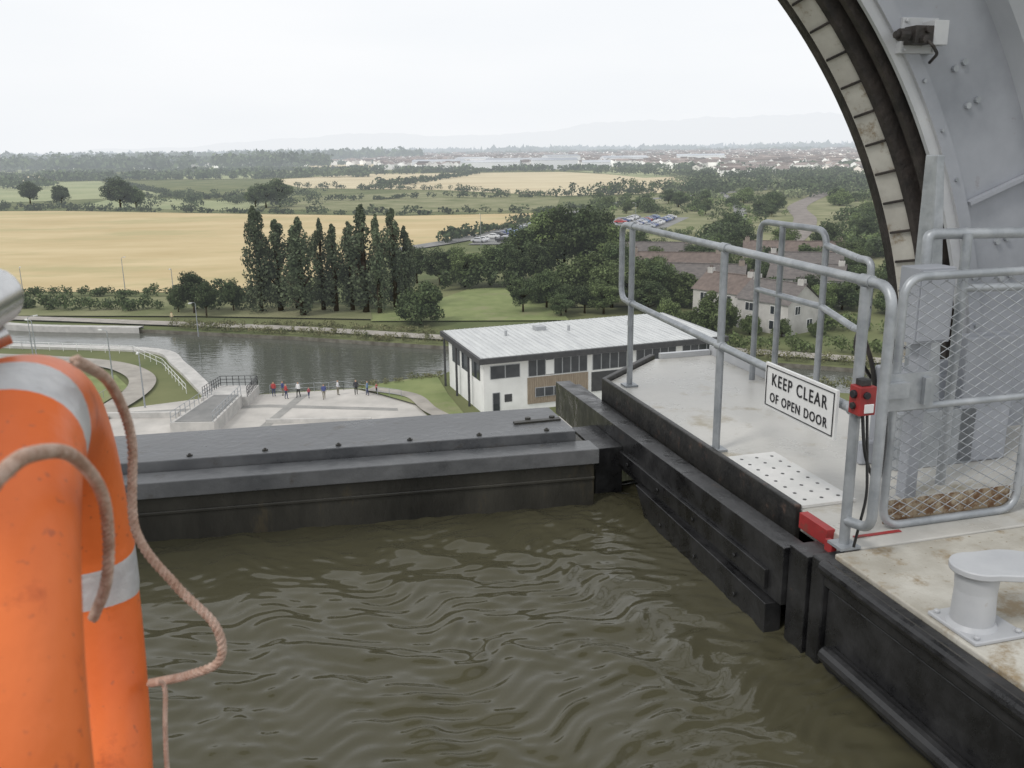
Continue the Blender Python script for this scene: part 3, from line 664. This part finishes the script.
# water in the caisson: real wavelets
xs=np.linspace(-3.0,2.3,560); ys=np.linspace(-2.0,4.9,820)
X,Y=np.meshgrid(xs,ys); H=np.zeros_like(X); rw=np.random.default_rng(11)
wx=X+0.10*np.sin(Y*3.1+1)+0.06*np.sin(Y*7.3+X*2); wy=Y+0.08*np.sin(X*2.7)+0.05*np.sin(X*8.1+Y*3)+.02*np.sin(X*17+Y*5)
for k in range(90):
    lam=0.055*math.exp(rw.uniform(0,1.9)); th=rw.normal(math.radians(84),0.55); kk=2*math.pi/lam
    ph=rw.uniform(0,6.28); am=0.00125*(lam/0.15)**0.95
    f1,f2,f3,f4=rw.uniform(-3.5,3.5,4)
    mod=np.clip(0.25+1.2*np.sin(f1*wx+f2*wy+ph*2)*np.sin(f3*wx+f4*wy+ph),0,1.4)
    H+=am*mod*np.sin(kk*(wx*math.cos(th)+wy*math.sin(th))+ph)
calm=0.75+0.35*np.sin(X*1.9+Y*1.1+.5)*np.sin(Y*1.7-X*.8)
H=H*calm; H=H+ 2.5*np.maximum(H,0)**1.5
V=np.stack([X,Y,H],axis=2).reshape(-1,3)
ny,nx=X.shape; idx=np.arange(nx*ny).reshape(ny,nx)
F=np.stack([idx[:-1,:-1],idx[:-1,1:],idx[1:,1:],idx[1:,:-1]],axis=2).reshape(-1,4)
me=bpy.data.meshes.new('caisson_water'); me.vertices.add(len(V)); me.vertices.foreach_set('co',V.astype(np.float32).ravel())
me.loops.add(F.size); me.loops.foreach_set('vertex_index',F.ravel().astype(np.int32)); me.polygons.add(len(F)); me.polygons.foreach_set('loop_start',np.arange(0,F.size,4,dtype=np.int32))
me.polygons.foreach_set('use_smooth',np.ones(len(F),dtype=bool)); me.update(calc_edges=True)
M_wat=water_mat('caisson_water',(0.086,0.080,0.050),0.035,34,0.22,dist=0.003,base2=(0.062,0.058,0.034))
me.materials.append(M_wat)
o=bpy.data.objects.new('caisson_water',me); scene.collection.objects.link(o); o.location=(0,0,24.0); o.rotation_euler=(0,0,R15)

# end gate
mb=MB()
def fy(r): return 4.61-(r-1.72)*0.075
def gslab(r0,r1,o0,o1,z0,z1,mi):
    mb.hexa([(r0,fy(r0)+o0,z0),(r1,fy(r1)+o0,z0),(r1,fy(r1)+o1,z0),(r0,fy(r0)+o1,z0),(r0,fy(r0)+o0,z1),(r1,fy(r1)+o0,z1),(r1,fy(r1)+o1,z1),(r0,fy(r0)+o1,z1)],mi)
gslab(-3.1,1.72,0,.70,22.6,24.325,1)
gslab(-3.12,1.735,-.04,.13,24.255,24.345,0)
gslab(-3.1,1.66,.15,.68,24.326,24.40,0)
gslab(-3.1,1.72,-.012,0,24.15,24.17,1)
gate=mb.obj('caisson_end_gate',[M_gate,M_gface],bevel=.026,segs=4,**G15)
mb=MB()
for i in range(12):
    r=-2.9+i*.4
    x,y=r,fy(r)+.20; mb.cyl((x,y,24.40),(x,y,24.408),.016,6); mb.sphere((x,y,24.408),.009,nu=8,nv=4)
for r in (1.45,1.6): mb.cyl((r,fy(r)+.42,24.40),(r,fy(r)+.42,24.42),.018,8)
mb.box(1.35,1.64,fy(1.5)+.36,fy(1.5)+.40,24.40,24.412)
gb=mb.obj('gate_bolts',[M_gface]); gb.parent=gate

# side fender beams
mb=MB()
mb.hexa([(1.95,3.0,24.14),(2.06,3.0,24.14),(2.06,6.05,24.12),(1.95,6.05,24.12),(1.95,3.0,24.40),(2.06,3.0,24.40),(2.06,6.05,24.36),(1.95,6.05,24.36)],0)
mb.hexa([(1.91,3.05,23.9),(1.99,3.05,23.9),(1.99,4.3,23.98),(1.91,4.3,23.98),(1.91,3.05,24.13),(1.99,3.05,24.13),(1.99,4.45,24.15),(1.91,4.45,24.15)],0)
mb.hexa([(1.93,3.1,24.17),(1.95,3.1,24.17),(1.95,5.3,24.17),(1.93,5.3,24.17),(1.93,3.1,24.26),(1.95,3.1,24.26),(1.95,5.3,24.25),(1.93,5.3,24.25)],0)
mb.box(2.07,2.12,3.0,6.0,23.6,24.34,0)
mb.box(1.97,2.10,2.86,2.99,23.5,24.42,0)
mb.box(1.78,1.95,4.75,5.2,23.0,24.28,0)
for i in range(5): mb.cyl((1.926,3.35+i*.42,24.215),(1.918,3.35+i*.42,24.215),.011,8)
for i in range(3): mb.cyl((1.905,3.3+i*.4,24.05),(1.898,3.3+i*.4,24.05),.012,8)
mb.obj('side_fender_beam',[M_blk],bevel=.016,segs=3,**G15)
mb=MB()
mb.prism([(2.16,2.80),(5.5,2.80),(5.5,4.2),(3.45,4.2),(3.25,4.8),(3.25,6.1),(2.75,6.1),(2.16,5.55)],24.36,24.46,0)
mb.prism([(2.3,2.86),(3.3,2.86),(3.2,6.0),(2.75,6.0),(2.3,5.5)],22.9,24.355,1)
mb.obj('walkway_deck',[M_deck,M_blk],bevel=.006,**G15)
mb=MB()
mb.prism([(2.125,3.2),(2.155,3.2),(2.155,5.55),(2.76,6.12),(2.73,6.15),(2.125,5.57)],24.2,24.49,0)
mb.obj('deck_kerb',[mat('black_kerb',(0.013,0.013,0.013),(0.035,0.033,0.03),scale=7,rough=.45,rust=(0.10,0.065,0.05),rust_amt=.42,rust_scale=13,bump=.25)],bevel=.006,**G15)
mb=MB(); mb.prism([(3.21,4.7),(3.25,4.7),(3.25,6.12),(3.21,6.12)],24.461,24.53); mb.prism([(2.79,6.08),(3.2,6.08),(3.2,6.12),(2.79,6.12)],24.461,24.50); mb.obj('toe_board',[M_lgrey],**G15)
mb=MB(); mb.box(2.17,2.44,3.22,3.9,24.462,24.475,0)
for i in range(3):
    for j in range(8): mb.cyl((2.22+i*.085,3.28+j*.08,24.4752),(2.22+i*.085,3.28+j*.08,24.4762),.009,8,1)
mb.obj('access_plate',[mat('plate_white',(0.60,0.60,0.58),(0.72,0.71,0.69),scale=6,rough=.5,rust=(0.35,0.28,0.2),rust_amt=.38,rust_scale=10),M_blk],**G15)
mb=MB(); mb.box(2.125,2.165,2.97,3.17,24.40,24.470,0); mb.box(2.075,2.10,2.862,2.91,24.16,24.467,0); mb.box(2.2,2.42,2.885,2.905,24.4615,24.465,0); mb.obj('red_kerb_block',[M_red],bevel=.004,**G15)
# near deck
mb=MB()
mb.prism([(2.04,-1.5),(5.5,-1.5),(5.5,2.79),(2.04,2.79)],24.36,24.46,0)
mb.box(2.12,5.4,-1.4,2.7,22.9,24.355,1)
mb.obj('boat_landing_deck',[M_deckn,M_blk],bevel=.006,**G15)
mb=MB()
mb.box(1.985,2.038,-1.5,2.78,24.34,24.445,0); mb.box(2.0,2.11,-1.5,2.76,23.4,24.335,0); mb.box(1.965,2.0,-1.5,2.7,24.06,24.12,0)
mb.tube([(1.985,-1.5,24.42),(1.985,2.78,24.42)],.028,12,0); mb.tube([(1.965,-1.5,24.09),(1.965,2.7,24.09)],.035,12,0)
mb.box(1.98,2.12,2.765,2.85,23.4,24.44,1)
mb.obj('deck_edge_fender',[M_blk,M_blk],bevel=.008,smooth=False,**G15)
# bollard
mb=MB()
bx,by=2.135,2.18
mb.box(bx-.08,bx+.12,by-.11,by+.11,24.461,24.475)
def ring(z,r,sx=1,ox=0): return [(bx+ox+r*sx*math.cos(2*math.pi*i/28),by+r*math.sin(2*math.pi*i/28),z) for i in range(28)]
prev=None
for (zz,r) in [(24.475,.078),(24.49,.068),(24.60,.064),(24.655,.068),(24.67,.084)]:
    cur=ring(zz,r)
    if prev: mb.add(prev+cur,[(i,(i+1)%28,28+(i+1)%28,28+i) for i in range(28)])
    prev=cur
top=[]
for i in range(40):
    a=2*math.pi*i/40; rr=.088+.15*max(0,math.cos(a-rad(-12)))**3
    top.append((bx+rr*math.cos(a),by+rr*math.sin(a)))
mb.prism(top,24.665,24.688)
for sx in (-1,1):
    for sy in (-1,1): mb.cyl((bx+.02+sx*.08,by+sy*.09,24.475),(bx+.02+sx*.08,by+sy*.09,24.487),.011,6)
mb.obj('mooring_bollard',[M_lgrey],bevel=.004,smooth=True,auto=35,**G15)

# railing A
Z1,Z2,Zd=25.515,25.02,24.46
def ln(a): return 2.115+(a-2.8)*(2.27-2.115)/(5.5-2.8)
mb=MB(); tr=.0195
mb.tube(fillet([(ln(2.68),2.68,24.75),(ln(2.68),2.68,Z1),(ln(5.62),5.62,Z1),(ln(5.62),5.62,Z2),(ln(2.85),2.85,Z2)],.09,8),tr,12)
for a in (5.42,4.05):
    mb.tube([(ln(a),a,Zd),(ln(a),a,Z1)],tr,12); mb.box(ln(a)-.045,ln(a)+.045,a-.045,a+.045,Zd+.001,Zd+.012)
mb.tube([(2.115,2.84,Zd),(2.115,2.84,Z1-.02)],tr*1.05,12); mb.box(2.07,2.16,2.795,2.885,Zd+.001,Zd+.012)
mb.tube(fillet([(ln(2.68),2.68,24.75),(ln(2.68),2.68,24.60),(2.115,2.83,24.57)],.06,6),tr,12)
for a in (3.05,3.3): mb.tube([(ln(a)-.002,a,Z2-.03),(ln(a)-.002,a,Z2+.03)],.024,10)
for a in (5.42,4.05,2.84): mb.tube([(ln(a),a-.03,Z1),(ln(a),a+.03,Z1)],.025,12); mb.tube([(ln(a),a-.03,Z2),(ln(a),a+.03,Z2)],.025,12)
mb.obj('walkway_railing',[M_steel],smooth=True,auto=40,**G15)
mb=MB()
rb=3.12
mb.tube(fillet([(rb,5.32,Zd),(rb,5.32,Z1+.01),(rb,4.58,Z1+.01),(rb,4.58,Zd)],.10,8),tr,12)
mb.tube([(rb,5.05,Zd),(rb,5.05,Z1)],tr,12)
mb.tube([(rb,5.32,25.08),(rb,4.58,25.08)],tr,12); mb.tube([(rb,4.58,25.08),(rb-.12,4.1,25.05)],tr,12); mb.tube([(rb,4.58,25.44),(rb-.12,4.1,25.42)],tr,12)
mb.tube(fillet([(rb-.12,4.1,25.42),(rb-.12,4.0,25.42),(rb-.12,4.0,25.05),(rb-.12,4.1,25.05)],.06),tr,12)
mb.obj('walkway_railing',[M_steel],smooth=True,auto=40,**G15)

# mesh gate
mb=MB(); ya=2.93; r0,r1,zb,zt=2.355,3.02,24.475,25.505
mb.tube(fillet([(r0,ya,zb),(r0,ya,zt),(r1,ya,zt),(r1,ya,zb)],.09,8,closed=True),.017,12,closed=True)
mb.tube([(r0,ya,24.98),(r1,ya,24.98)],.015,10)
sl=0.55; sp=.042
def clipseg(c,s):
    pts=[]
    za,zc=zb+.03,zt-.02
    for x in (r0,r1):
        zz=c+s*(x-r0)
        if za<=zz<=zc: pts.append((x,zz))
    for zz in (za,zc):
        x=r0+(zz-c)/s
        if r0<x<r1: pts.append((x,zz))
    return pts[:2] if len(pts)>=2 else None
c=zb-1.2
while c<zt+1.2:
    for s,oy in ((sl,.003),(-sl,-.003)):
        p=clipseg(c,s)
        if p and abs(p[0][0]-p[1][0])>.02: mb.tube([(p[0][0],ya+oy,p[0][1]),(p[1][0],ya+oy,p[1][1])],.0019,4,0)
    c+=sp
mb.box(r0+.02,r1-.02,ya+.018,ya+.024,zb+.0,zb+.10,1)
mb.box(r0-.05,r0+.16,ya-.03,ya-.022,24.98,25.13,0); mb.box(r0-.10,r0+.02,ya-.06,ya-.031,25.04,25.10,0)
mb.box(r0+.1,r0+.13,ya-.05,ya-.031,25.0,25.11,0)
for zz in (24.62,25.36): mb.cyl((r1+.02,ya,zz-.04),(r1+.02,ya,zz+.04),.025,10,0); mb.box(r1,r1+.09,ya-.01,ya+.01,zz-.03,zz+.03,0)
mb.tube([(r1+.11,ya,24.46),(r1+.11,ya,25.6)],.026,12)
mb.obj('mesh_gate',[M_steel,M_kick],smooth=True,auto=40,**G15)

# control box + cables
mb=MB()
mb.box(2.075,2.145,2.765,2.83,25.02,25.13,0); mb.cyl((2.075,2.797,25.10),(2.062,2.797,25.10),.016,12,1); mb.cyl((2.075,2.797,25.055),(2.062,2.797,25.055),.013,12,2)
mb.cyl((2.10,2.765,25.10),(2.10,2.753,25.10),.014,12,1); mb.box(2.095,2.135,2.760,2.765,25.03,25.065,3)
mb.box(2.09,2.13,2.78,2.82,25.13,25.155,2)
mb.tube(fillet([(2.11,2.79,25.02),(2.12,2.77,24.85),(2.22,2.8,24.7),(2.28,2.86,24.86),(2.3,2.9,24.98)],.08),.007,8,2)
mb.tube(fillet([(2.13,2.79,25.02),(2.14,2.76,24.7),(2.13,2.8,24.47)],.06),.006,8,2)
mb.obj('emergency_stop_box',[M_red,M_ink,M_blk,M_swhite],bevel=.004,**G15)

# sign
mb=MB(); mb.box(2.072,2.084,2.90,3.42,24.885,25.085,0)
mb.box(2.068,2.0715,2.915,3.405,24.897,24.900,1); mb.box(2.068,2.0715,2.915,3.405,25.070,25.073,1); mb.box(2.068,2.0715,2.912,2.915,24.897,25.073,1); mb.box(2.068,2.0715,3.405,3.408,24.897,25.073,1)
for a in (3.05,3.3): mb.box(2.085,2.13,a-.02,a+.02,24.99,25.05,2)
sg=mb.obj('warning_sign',[M_swhite,M_ink,M_steel],**G15)
base=Matrix(((0,0,-1,2.0695),(-1,0,0,3.16),(0,1,0,0),(0,0,0,1)))
def tm(y,zz,sx): m=base.copy(); m[1][3]=y; m[2][3]=zz; return m@Matrix.Diagonal((sx,1,1,1))
t1=text('KEEP CLEAR',.076,'lettering',M_ink,sg,tm(3.16,25.018,.84),.001); t2=text('OF OPEN DOOR',.058,'lettering',M_ink,sg,tm(3.16,24.938,.84),.001)
for t in (t1,t2): t.data.space_character=1.22; t.data.offset=0.0003

# ------------------------------------------------------------------ wheel ring
CX,CZ=.26,24.5
def rev(mb,prof,a0,a1,n,mi):
    vs=[];k=len(prof)
    for i in range(n+1):
        t=rad(a0+(a1-a0)*i/n)
        for (Rr,yy) in prof: vs.append((CX+Rr*math.cos(t),yy,CZ+Rr*math.sin(t)))
    fs=[]
    for i in range(n):
        for j in range(k-1): fs.append((i*k+j,i*k+j+1,(i+1)*k+j+1,(i+1)*k+j))
    mb.add(vs,fs,mi)
mb=MB(); A0,A1,NN=-50,185,150
rev(mb,[(4.3,4.32),(3.235,4.32),(3.175,4.30),(3.175,4.255)],A0,A1,NN,2)
rev(mb,[(3.175,4.255),(3.18,4.235)],A0,A1,NN,2)
rev(mb,[(3.18,4.235),(3.185,4.225),(3.245,4.14)],A0,A1,NN,1)
rev(mb,[(3.245,4.14),(3.235,4.13),(3.245,4.10),(3.31,4.09),(3.31,4.035),(3.275,4.03),(3.28,4.00),(3.34,3.995),(3.34,3.955)],A0,A1,NN,2)
rev(mb,[(3.34,3.955),(3.30,3.95),(3.30,3.925),(3.35,3.92),(3.35,3.90)],A0,A1,NN,3)
rev(mb,[(3.35,3.90),(3.42,3.90),(3.42,3.935),(3.87,3.935)],A0,A1,NN,0)
rev(mb,[(3.87,3.935),(3.87,3.80),(4.3,3.1),(4.5,3.05),(4.5,4.0),(4.3,4.32)],A0,A1,NN,4)
for i in range(int((A1-A0)/3.0)):
    t=rad(A0+i*3.0); c,s=math.cos(t),math.sin(t)
    def P(Rr,tt,yy): return (CX+Rr*c-tt*s,yy,CZ+Rr*s+tt*c)
    mb.hexa([P(3.25,-.005,4.138),P(3.25,.005,4.138),P(3.188,.005,4.23),P(3.188,-.005,4.23),P(3.232,-.005,4.13),P(3.232,.005,4.13),P(3.173,.005,4.218),P(3.173,-.005,4.218)],2)
for i in range(int((A1-A0)/4.5)):
    t=rad(A0+i*4.5+1); x,zq=CX+3.385*math.cos(t),CZ+3.385*math.sin(t)
    mb.cyl((x,3.90,zq),(x,3.888,zq),.010,6,5)
for k in range(int((A1-A0)/7.5)):
    ta=A0+k*7.5+3
    for Rr,dt in ((3.58,0),(3.64,0),(3.58,3.2),(3.64,3.2)):
        if k%2: continue
        t=rad(ta+dt); x,zq=CX+Rr*math.cos(t),CZ+Rr*math.sin(t)
        mb.cyl((x,3.935,zq),(x,3.916,zq),.016,8,5)
    if k%4==1:
        t=rad(ta); c,s=math.cos(t),math.sin(t)
        mb.hexa([P2 for P2 in [(CX+3.43*c+.01*s,3.93,CZ+3.43*s-.01*c),(CX+3.43*c-.01*s,3.93,CZ+3.43*s+.01*c),(CX+3.86*c-.01*s,3.93,CZ+3.86*s+.01*c),(CX+3.86*c+.01*s,3.93,CZ+3.86*s-.01*c),
                               (CX+3.43*c+.01*s,3.89,CZ+3.43*s-.01*c),(CX+3.43*c-.01*s,3.89,CZ+3.43*s+.01*c),(CX+3.86*c-.01*s,3.89,CZ+3.86*s+.01*c),(CX+3.86*c+.01*s,3.89,CZ+3.86*s-.01*c)]],0)
wheel=mb.obj('wheel_gondola_ring',[M_wheel,M_cream,M_seal,M_lgrey,M_wheel2,M_steel],smooth=True,auto=30,**G15)
# clamp fitting: grey base plate with dark clamp body
mb=MB()
t=rad(35.5); cx_,cz_=CX+3.44*math.cos(t),CZ+3.44*math.sin(t)
mb.box(cx_-.09,cx_+.11,3.885,3.932,cz_-.08,cz_+.08,1); mb.box(cx_+.02,cx_+.10,3.80,3.884,cz_-.05,cz_+.06,1)
mb.box(cx_-.08,cx_+.018,3.80,3.884,cz_-.045,cz_+.035,0); mb.cyl((cx_-.10,3.83,cz_-.005),(cx_-.15,3.83,cz_-.005),.028,12,0); mb.cyl((cx_-.15,3.83,cz_-.005),(cx_-.17,3.83,cz_-.005),.018,8,0)
mb.cyl((cx_-.04,3.80,cz_-.03),(cx_-.04,3.77,cz_-.03),.02,10,0); mb.cyl((cx_-.02,3.80,cz_+.015),(cx_-.02,3.78,cz_+.015),.016,10,0)
mb.tube(fillet([(cx_-.03,3.78,cz_-.03),(cx_-.03,3.74,cz_-.06),(cx_+.05,3.8,cz_-.09),(cx_+.09,3.9,cz_-.12)],.03),.008,8,0)
for sx in (-.07,.09):
    for sz in (-.065,.065): mb.cyl((cx_+sx,3.885,cz_+sz),(cx_+sx,3.873,cz_+sz),.010,6,1)
mb.obj('clamp_fitting',[M_seal,M_lgrey],bevel=.005,**G15)
mb=MB()
mb.hexa([(3.05,3.55,24.46),(3.15,3.55,24.46),(3.15,3.75,24.46),(3.05,3.75,24.46),(2.985,3.58,25.95),(3.025,3.58,25.95),(3.025,3.66,25.95),(2.985,3.66,25.95)],0)
mb.box(2.86,3.3,3.5,3.54,24.46,24.75,0)
mb.obj('steel_stanchion',[M_steel],bevel=.005,**G15)
mb=MB(); mb.box(2.6,2.78,3.15,3.27,25.18,25.5,0); mb.box(2.61,2.77,3.144,3.15,25.19,25.49,0); mb.box(2.66,2.72,3.18,3.24,24.46,25.18,0); mb.obj('control_cabinet',[M_wheel],bevel=.006,**G15)
mb=MB(); mb.tube(fillet([(2.78,3.34,25.2),(2.78,3.34,25.62),(4.2,3.2,25.6)],.03),.024,12); mb.tube([(2.95,3.3,25.38),(4.2,3.2,25.36)],.018,12); mb.tube([(2.95,3.3,24.46),(2.95,3.3,25.62)],.022,12)
mb.tube([(3.9,3.22,24.46),(3.9,3.22,25.6)],.022,12); mb.obj('platform_handrail',[M_steel],smooth=True,auto=40,**G15)
mb=MB(); mb.box(2.98,3.6,3.6,3.88,24.461,24.9); mb.box(3.2,3.5,3.5,3.6,24.461,25.1); mb.box(2.75,2.98,3.62,3.66,24.461,24.58); mb.obj('bearing_housing',[M_wheel],bevel=.01,**G15)
mb=MB(); mb.tube(fillet([(2.9,3.9,25.35),(2.86,3.85,25.1),(2.95,3.85,24.9),(3.05,3.88,24.47)],.08),.012,8); mb.tube(fillet([(2.95,3.92,25.2),(2.85,3.9,25.0),(3.0,3.9,24.8)],.08),.009,8); mb.obj('hydraulic_hose',[M_seal],smooth=True,**G15)
mb=MB(); mb.box(-5.0,-3.0,-2,6,24.2,24.46,0); mb.box(-4.9,-3.02,-2,5.9,22.9,24.19,1); mb.obj('caisson_side_wall',[M_deck,M_blk],bevel=.01,**G15)
mb=MB(); mb.box(-3.0,2.2,-2.0,4.9,22.7,22.9); mb.obj('caisson_floor',[M_blk],**G15)

# ------------------------------------------------------------------ boat, lifebuoy, ropes
M_boat=mat('boat_paint',(0.10,0.12,0.14),(0.14,0.16,0.18),scale=3,rough=.4)
mb=MB(); mb.prism([(-2.5,-2),(-.36,-2),(-.36,.9),(-.6,1.25),(-2.3,1.25),(-2.5,.9)],23.8,24.95,0); mb.obj('boat_hull',[M_boat],bevel=.03,segs=3,**G15)
mb=MB()
M_chrome=mat('stainless_rail',(0.5,0.5,0.5),(0.6,0.6,0.6),rough=.25,metal=.9,scale=20)
mb.tube([(-.29,-.3,25.855),(-.29,1.0,25.855),(-.29,1.07,25.855)],.032,16,0); mb.sphere((-.29,1.07,25.855),.032,0,16,10)
mb.tube([(-.345,1.0,24.95),(-.345,1.0,25.80),(-.30,1.02,25.84)],.016,12,0)
mb.tube([(-.33,1.0,25.80),(-.27,1.03,25.822)],.013,10,1)
mb.obj('boat_handrail',[M_chrome,M_chrome],smooth=True,auto=40,**G15)
M_org=mat('lifebuoy_orange',(0.74,0.15,0.03),(0.84,0.20,0.05),scale=4,rough=.4,bump=.12,bscale=30,detail=8,spec=.4,rust=(0.58,0.115,0.03),rust_amt=.42,rust_scale=12,spots=(.55,.13,.05),spot_scale=90)
M_tape=mat('reflective_tape',(0.45,0.45,0.46),(0.60,0.60,0.60),scale=14,rough=.35,bump=.2,bscale=60,rust=(.36,.34,.32),rust_amt=.4,rust_scale=25)
mb=MB(); NT,NM=160,36; Rj,Rm=.285,.062
bands=[97,-2,187,277]
vs=[]
for i in range(NT):
    t=2*math.pi*i/NT; deg=360*i/NT
    inb=any(abs((deg-b+180)%360-180)<7.0 for b in bands)
    rm=Rm+(.0018 if inb else 0)
    for j in range(NM):
        p=2*math.pi*j/NM
        ex=math.copysign(abs(math.cos(p))**.9,math.cos(p)); ez=math.copysign(abs(math.sin(p))**.9,math.sin(p))
        rr=Rj+rm*1.0*ex
        vs.append((rm*1.02*ez,rr*math.cos(t),rr*math.sin(t)))
for i in range(NT):
    deg=360*(i+.5)/NT; inb=any(abs((deg-b+180)%360-180)<6.8 for b in bands)
    for j in range(NM):
        mb.f.append([i*NM+j,i*NM+(j+1)%NM,((i+1)%NT)*NM+(j+1)%NM,((i+1)%NT)*NM+j]); mb.m.append(1 if inb else 0)
mb.v=vs
lc=(-.250,.95,25.46)
w=Matrix.Rotation(R15,3,'Z')@Vector(lc)
lb=mb.obj('lifebuoy',[M_org,M_tape],loc=w,rz=R15+rad(4.5),smooth=True)
def rope(mb,pts,r,pitch,n=16):
    P=catmull(pts,n)
    Ls=[0]
    for a,b in zip(P[:-1],P[1:]): Ls.append(Ls[-1]+(b-a).length)
    N=max(8,int(Ls[-1]/(pitch/9))); Q=[];k=0
    for i in range(N+1):
        d=Ls[-1]*i/N
        while k<len(Ls)-2 and Ls[k+1]<d: k+=1
        t=(d-Ls[k])/max(1e-9,Ls[k+1]-Ls[k]); Q.append((P[k].lerp(P[k+1],min(1,t)),d))
    up=Vector((.3,.2,1)).normalized(); S=[[],[],[]]
    for i,(q,d) in enumerate(Q):
        t=(Q[min(i+1,N)][0]-Q[max(i-1,0)][0]).normalized(); up=(up-t*up.dot(t)).normalized(); b=t.cross(up)
        for s in range(3):
            a=2*math.pi*(d/pitch+s/3); S[s].append(q+(up*math.cos(a)+b*math.sin(a))*r*.5)
    for s in S: mb.tube(s,r*.56,7)
M_rope=mat('rope_fibre',(0.42,0.27,0.20),(0.60,0.45,0.37),scale=60,rough=.9,bump=.4,bscale=200)
mb=MB()
def ra_(k,zk,a): return (k*a,a,26+zk*a)
rope(mb,[ra_(-.2017,-.2056,.90),ra_(-.1717,-.234,1.00),ra_(-.1576,-.2967,1.08),ra_(-.165,-.4006,1.08),ra_(-.1308,-.4726,1.08),ra_(-.0931,-.5297,1.06),ra_(-.0917,-.5748,1.06),ra_(-.1258,-.5883,1.08),ra_(-.1705,-.5916,1.16)],.0056,.022)
rope(mb,[ra_(-.30,-.333,.52),ra_(-.2887,-.3226,.57),ra_(-.258,-.3038,.63),ra_(-.2194,-.3078,.73),ra_(-.195,-.3503,.80),ra_(-.1937,-.4091,.84),ra_(-.203,-.462,.86),ra_(-.22,-.50,.93)],.0055,.022)
rope(mb,[ra_(-.16,-.59,1.1),ra_(-.1553,-.6032,1.1),ra_(-.160,-.65,1.08),ra_(-.1638,-.7066,1.08),ra_(-.165,-.80,1.05)],.003,.014)
mb.obj('grab_rope',[M_rope],smooth=True,**G15)

# ------------------------------------------------------------------ world, sun, camera
wd=bpy.data.worlds.new('World'); scene.world=wd; wd.use_nodes=True; nt=wd.node_tree; bg=nt.nodes['Background']
sky=nd(nt,'ShaderNodeTexSky',sky_type='NISHITA'); sky.sun_disc=False; sky.sun_elevation=rad(48); sky.air_density=1.0; sky.dust_density=3
tc=nd(nt,'ShaderNodeTexCoord'); mp=nd(nt,'ShaderNodeMapping'); mp.inputs['Scale'].default_value=(1.2,1.2,5); nt.links.new(tc.outputs['Generated'],mp.inputs[0])
nz=nd(nt,'ShaderNodeTexNoise'); nz.inputs['Scale'].default_value=1.6; nz.inputs['Detail'].default_value=6; nt.links.new(mp.outputs[0],nz.inputs['Vector'])
cr=nd(nt,'ShaderNodeValToRGB'); cr.color_ramp.elements[0].position=.3; cr.color_ramp.elements[1].position=.7
cr.color_ramp.elements[0].color=(0.83,0.855,0.885,1); cr.color_ramp.elements[1].color=(0.90,0.91,0.925,1)
nt.links.new(nz.outputs['Fac'],cr.inputs[0])
sc=nd(nt,'ShaderNodeVectorMath',operation='SCALE'); sc.inputs['Scale'].default_value=11.2; nt.links.new(cr.outputs[0],sc.inputs[0])
mx=nd(nt,'ShaderNodeMix',data_type='RGBA'); mx.inputs['Factor'].default_value=.95; nt.links.new(sky.outputs[0],mx.inputs['A']); nt.links.new(sc.outputs[0],mx.inputs['B'])
nt.links.new(mx.outputs['Result'],bg.inputs['Color']); bg.inputs['Strength'].default_value=.1
sl_=bpy.data.lights.new('sun','SUN'); sl_.energy=1.3; sl_.angle=rad(12); sl_.color=(1,.97,.92)
so=bpy.data.objects.new('sun',sl_); scene.collection.objects.link(so)
el=rad(48)
d=Vector((-math.cos(el)*.75,-math.cos(el)*.66,math.sin(el)))
so.rotation_euler=d.to_track_quat('Z','Y').to_euler()
sky.sun_rotation=math.atan2(d.x,d.y)

cam=bpy.data.cameras.new('camera'); co=bpy.data.objects.new('camera',cam); scene.collection.objects.link(co)
cam.sensor_width=36; cam.lens=900/1024*36; cam.clip_start=.05; cam.clip_end=40000
cam.dof.use_dof=True; cam.dof.focus_distance=7.0; cam.dof.aperture_fstop=10
co.matrix_world=Matrix.Translation((0,0,26))@Matrix.Rotation(math.pi/2-rad(14.6),4,'X')@Matrix.Rotation(-rad(.8),4,'Z')
scene.camera=co
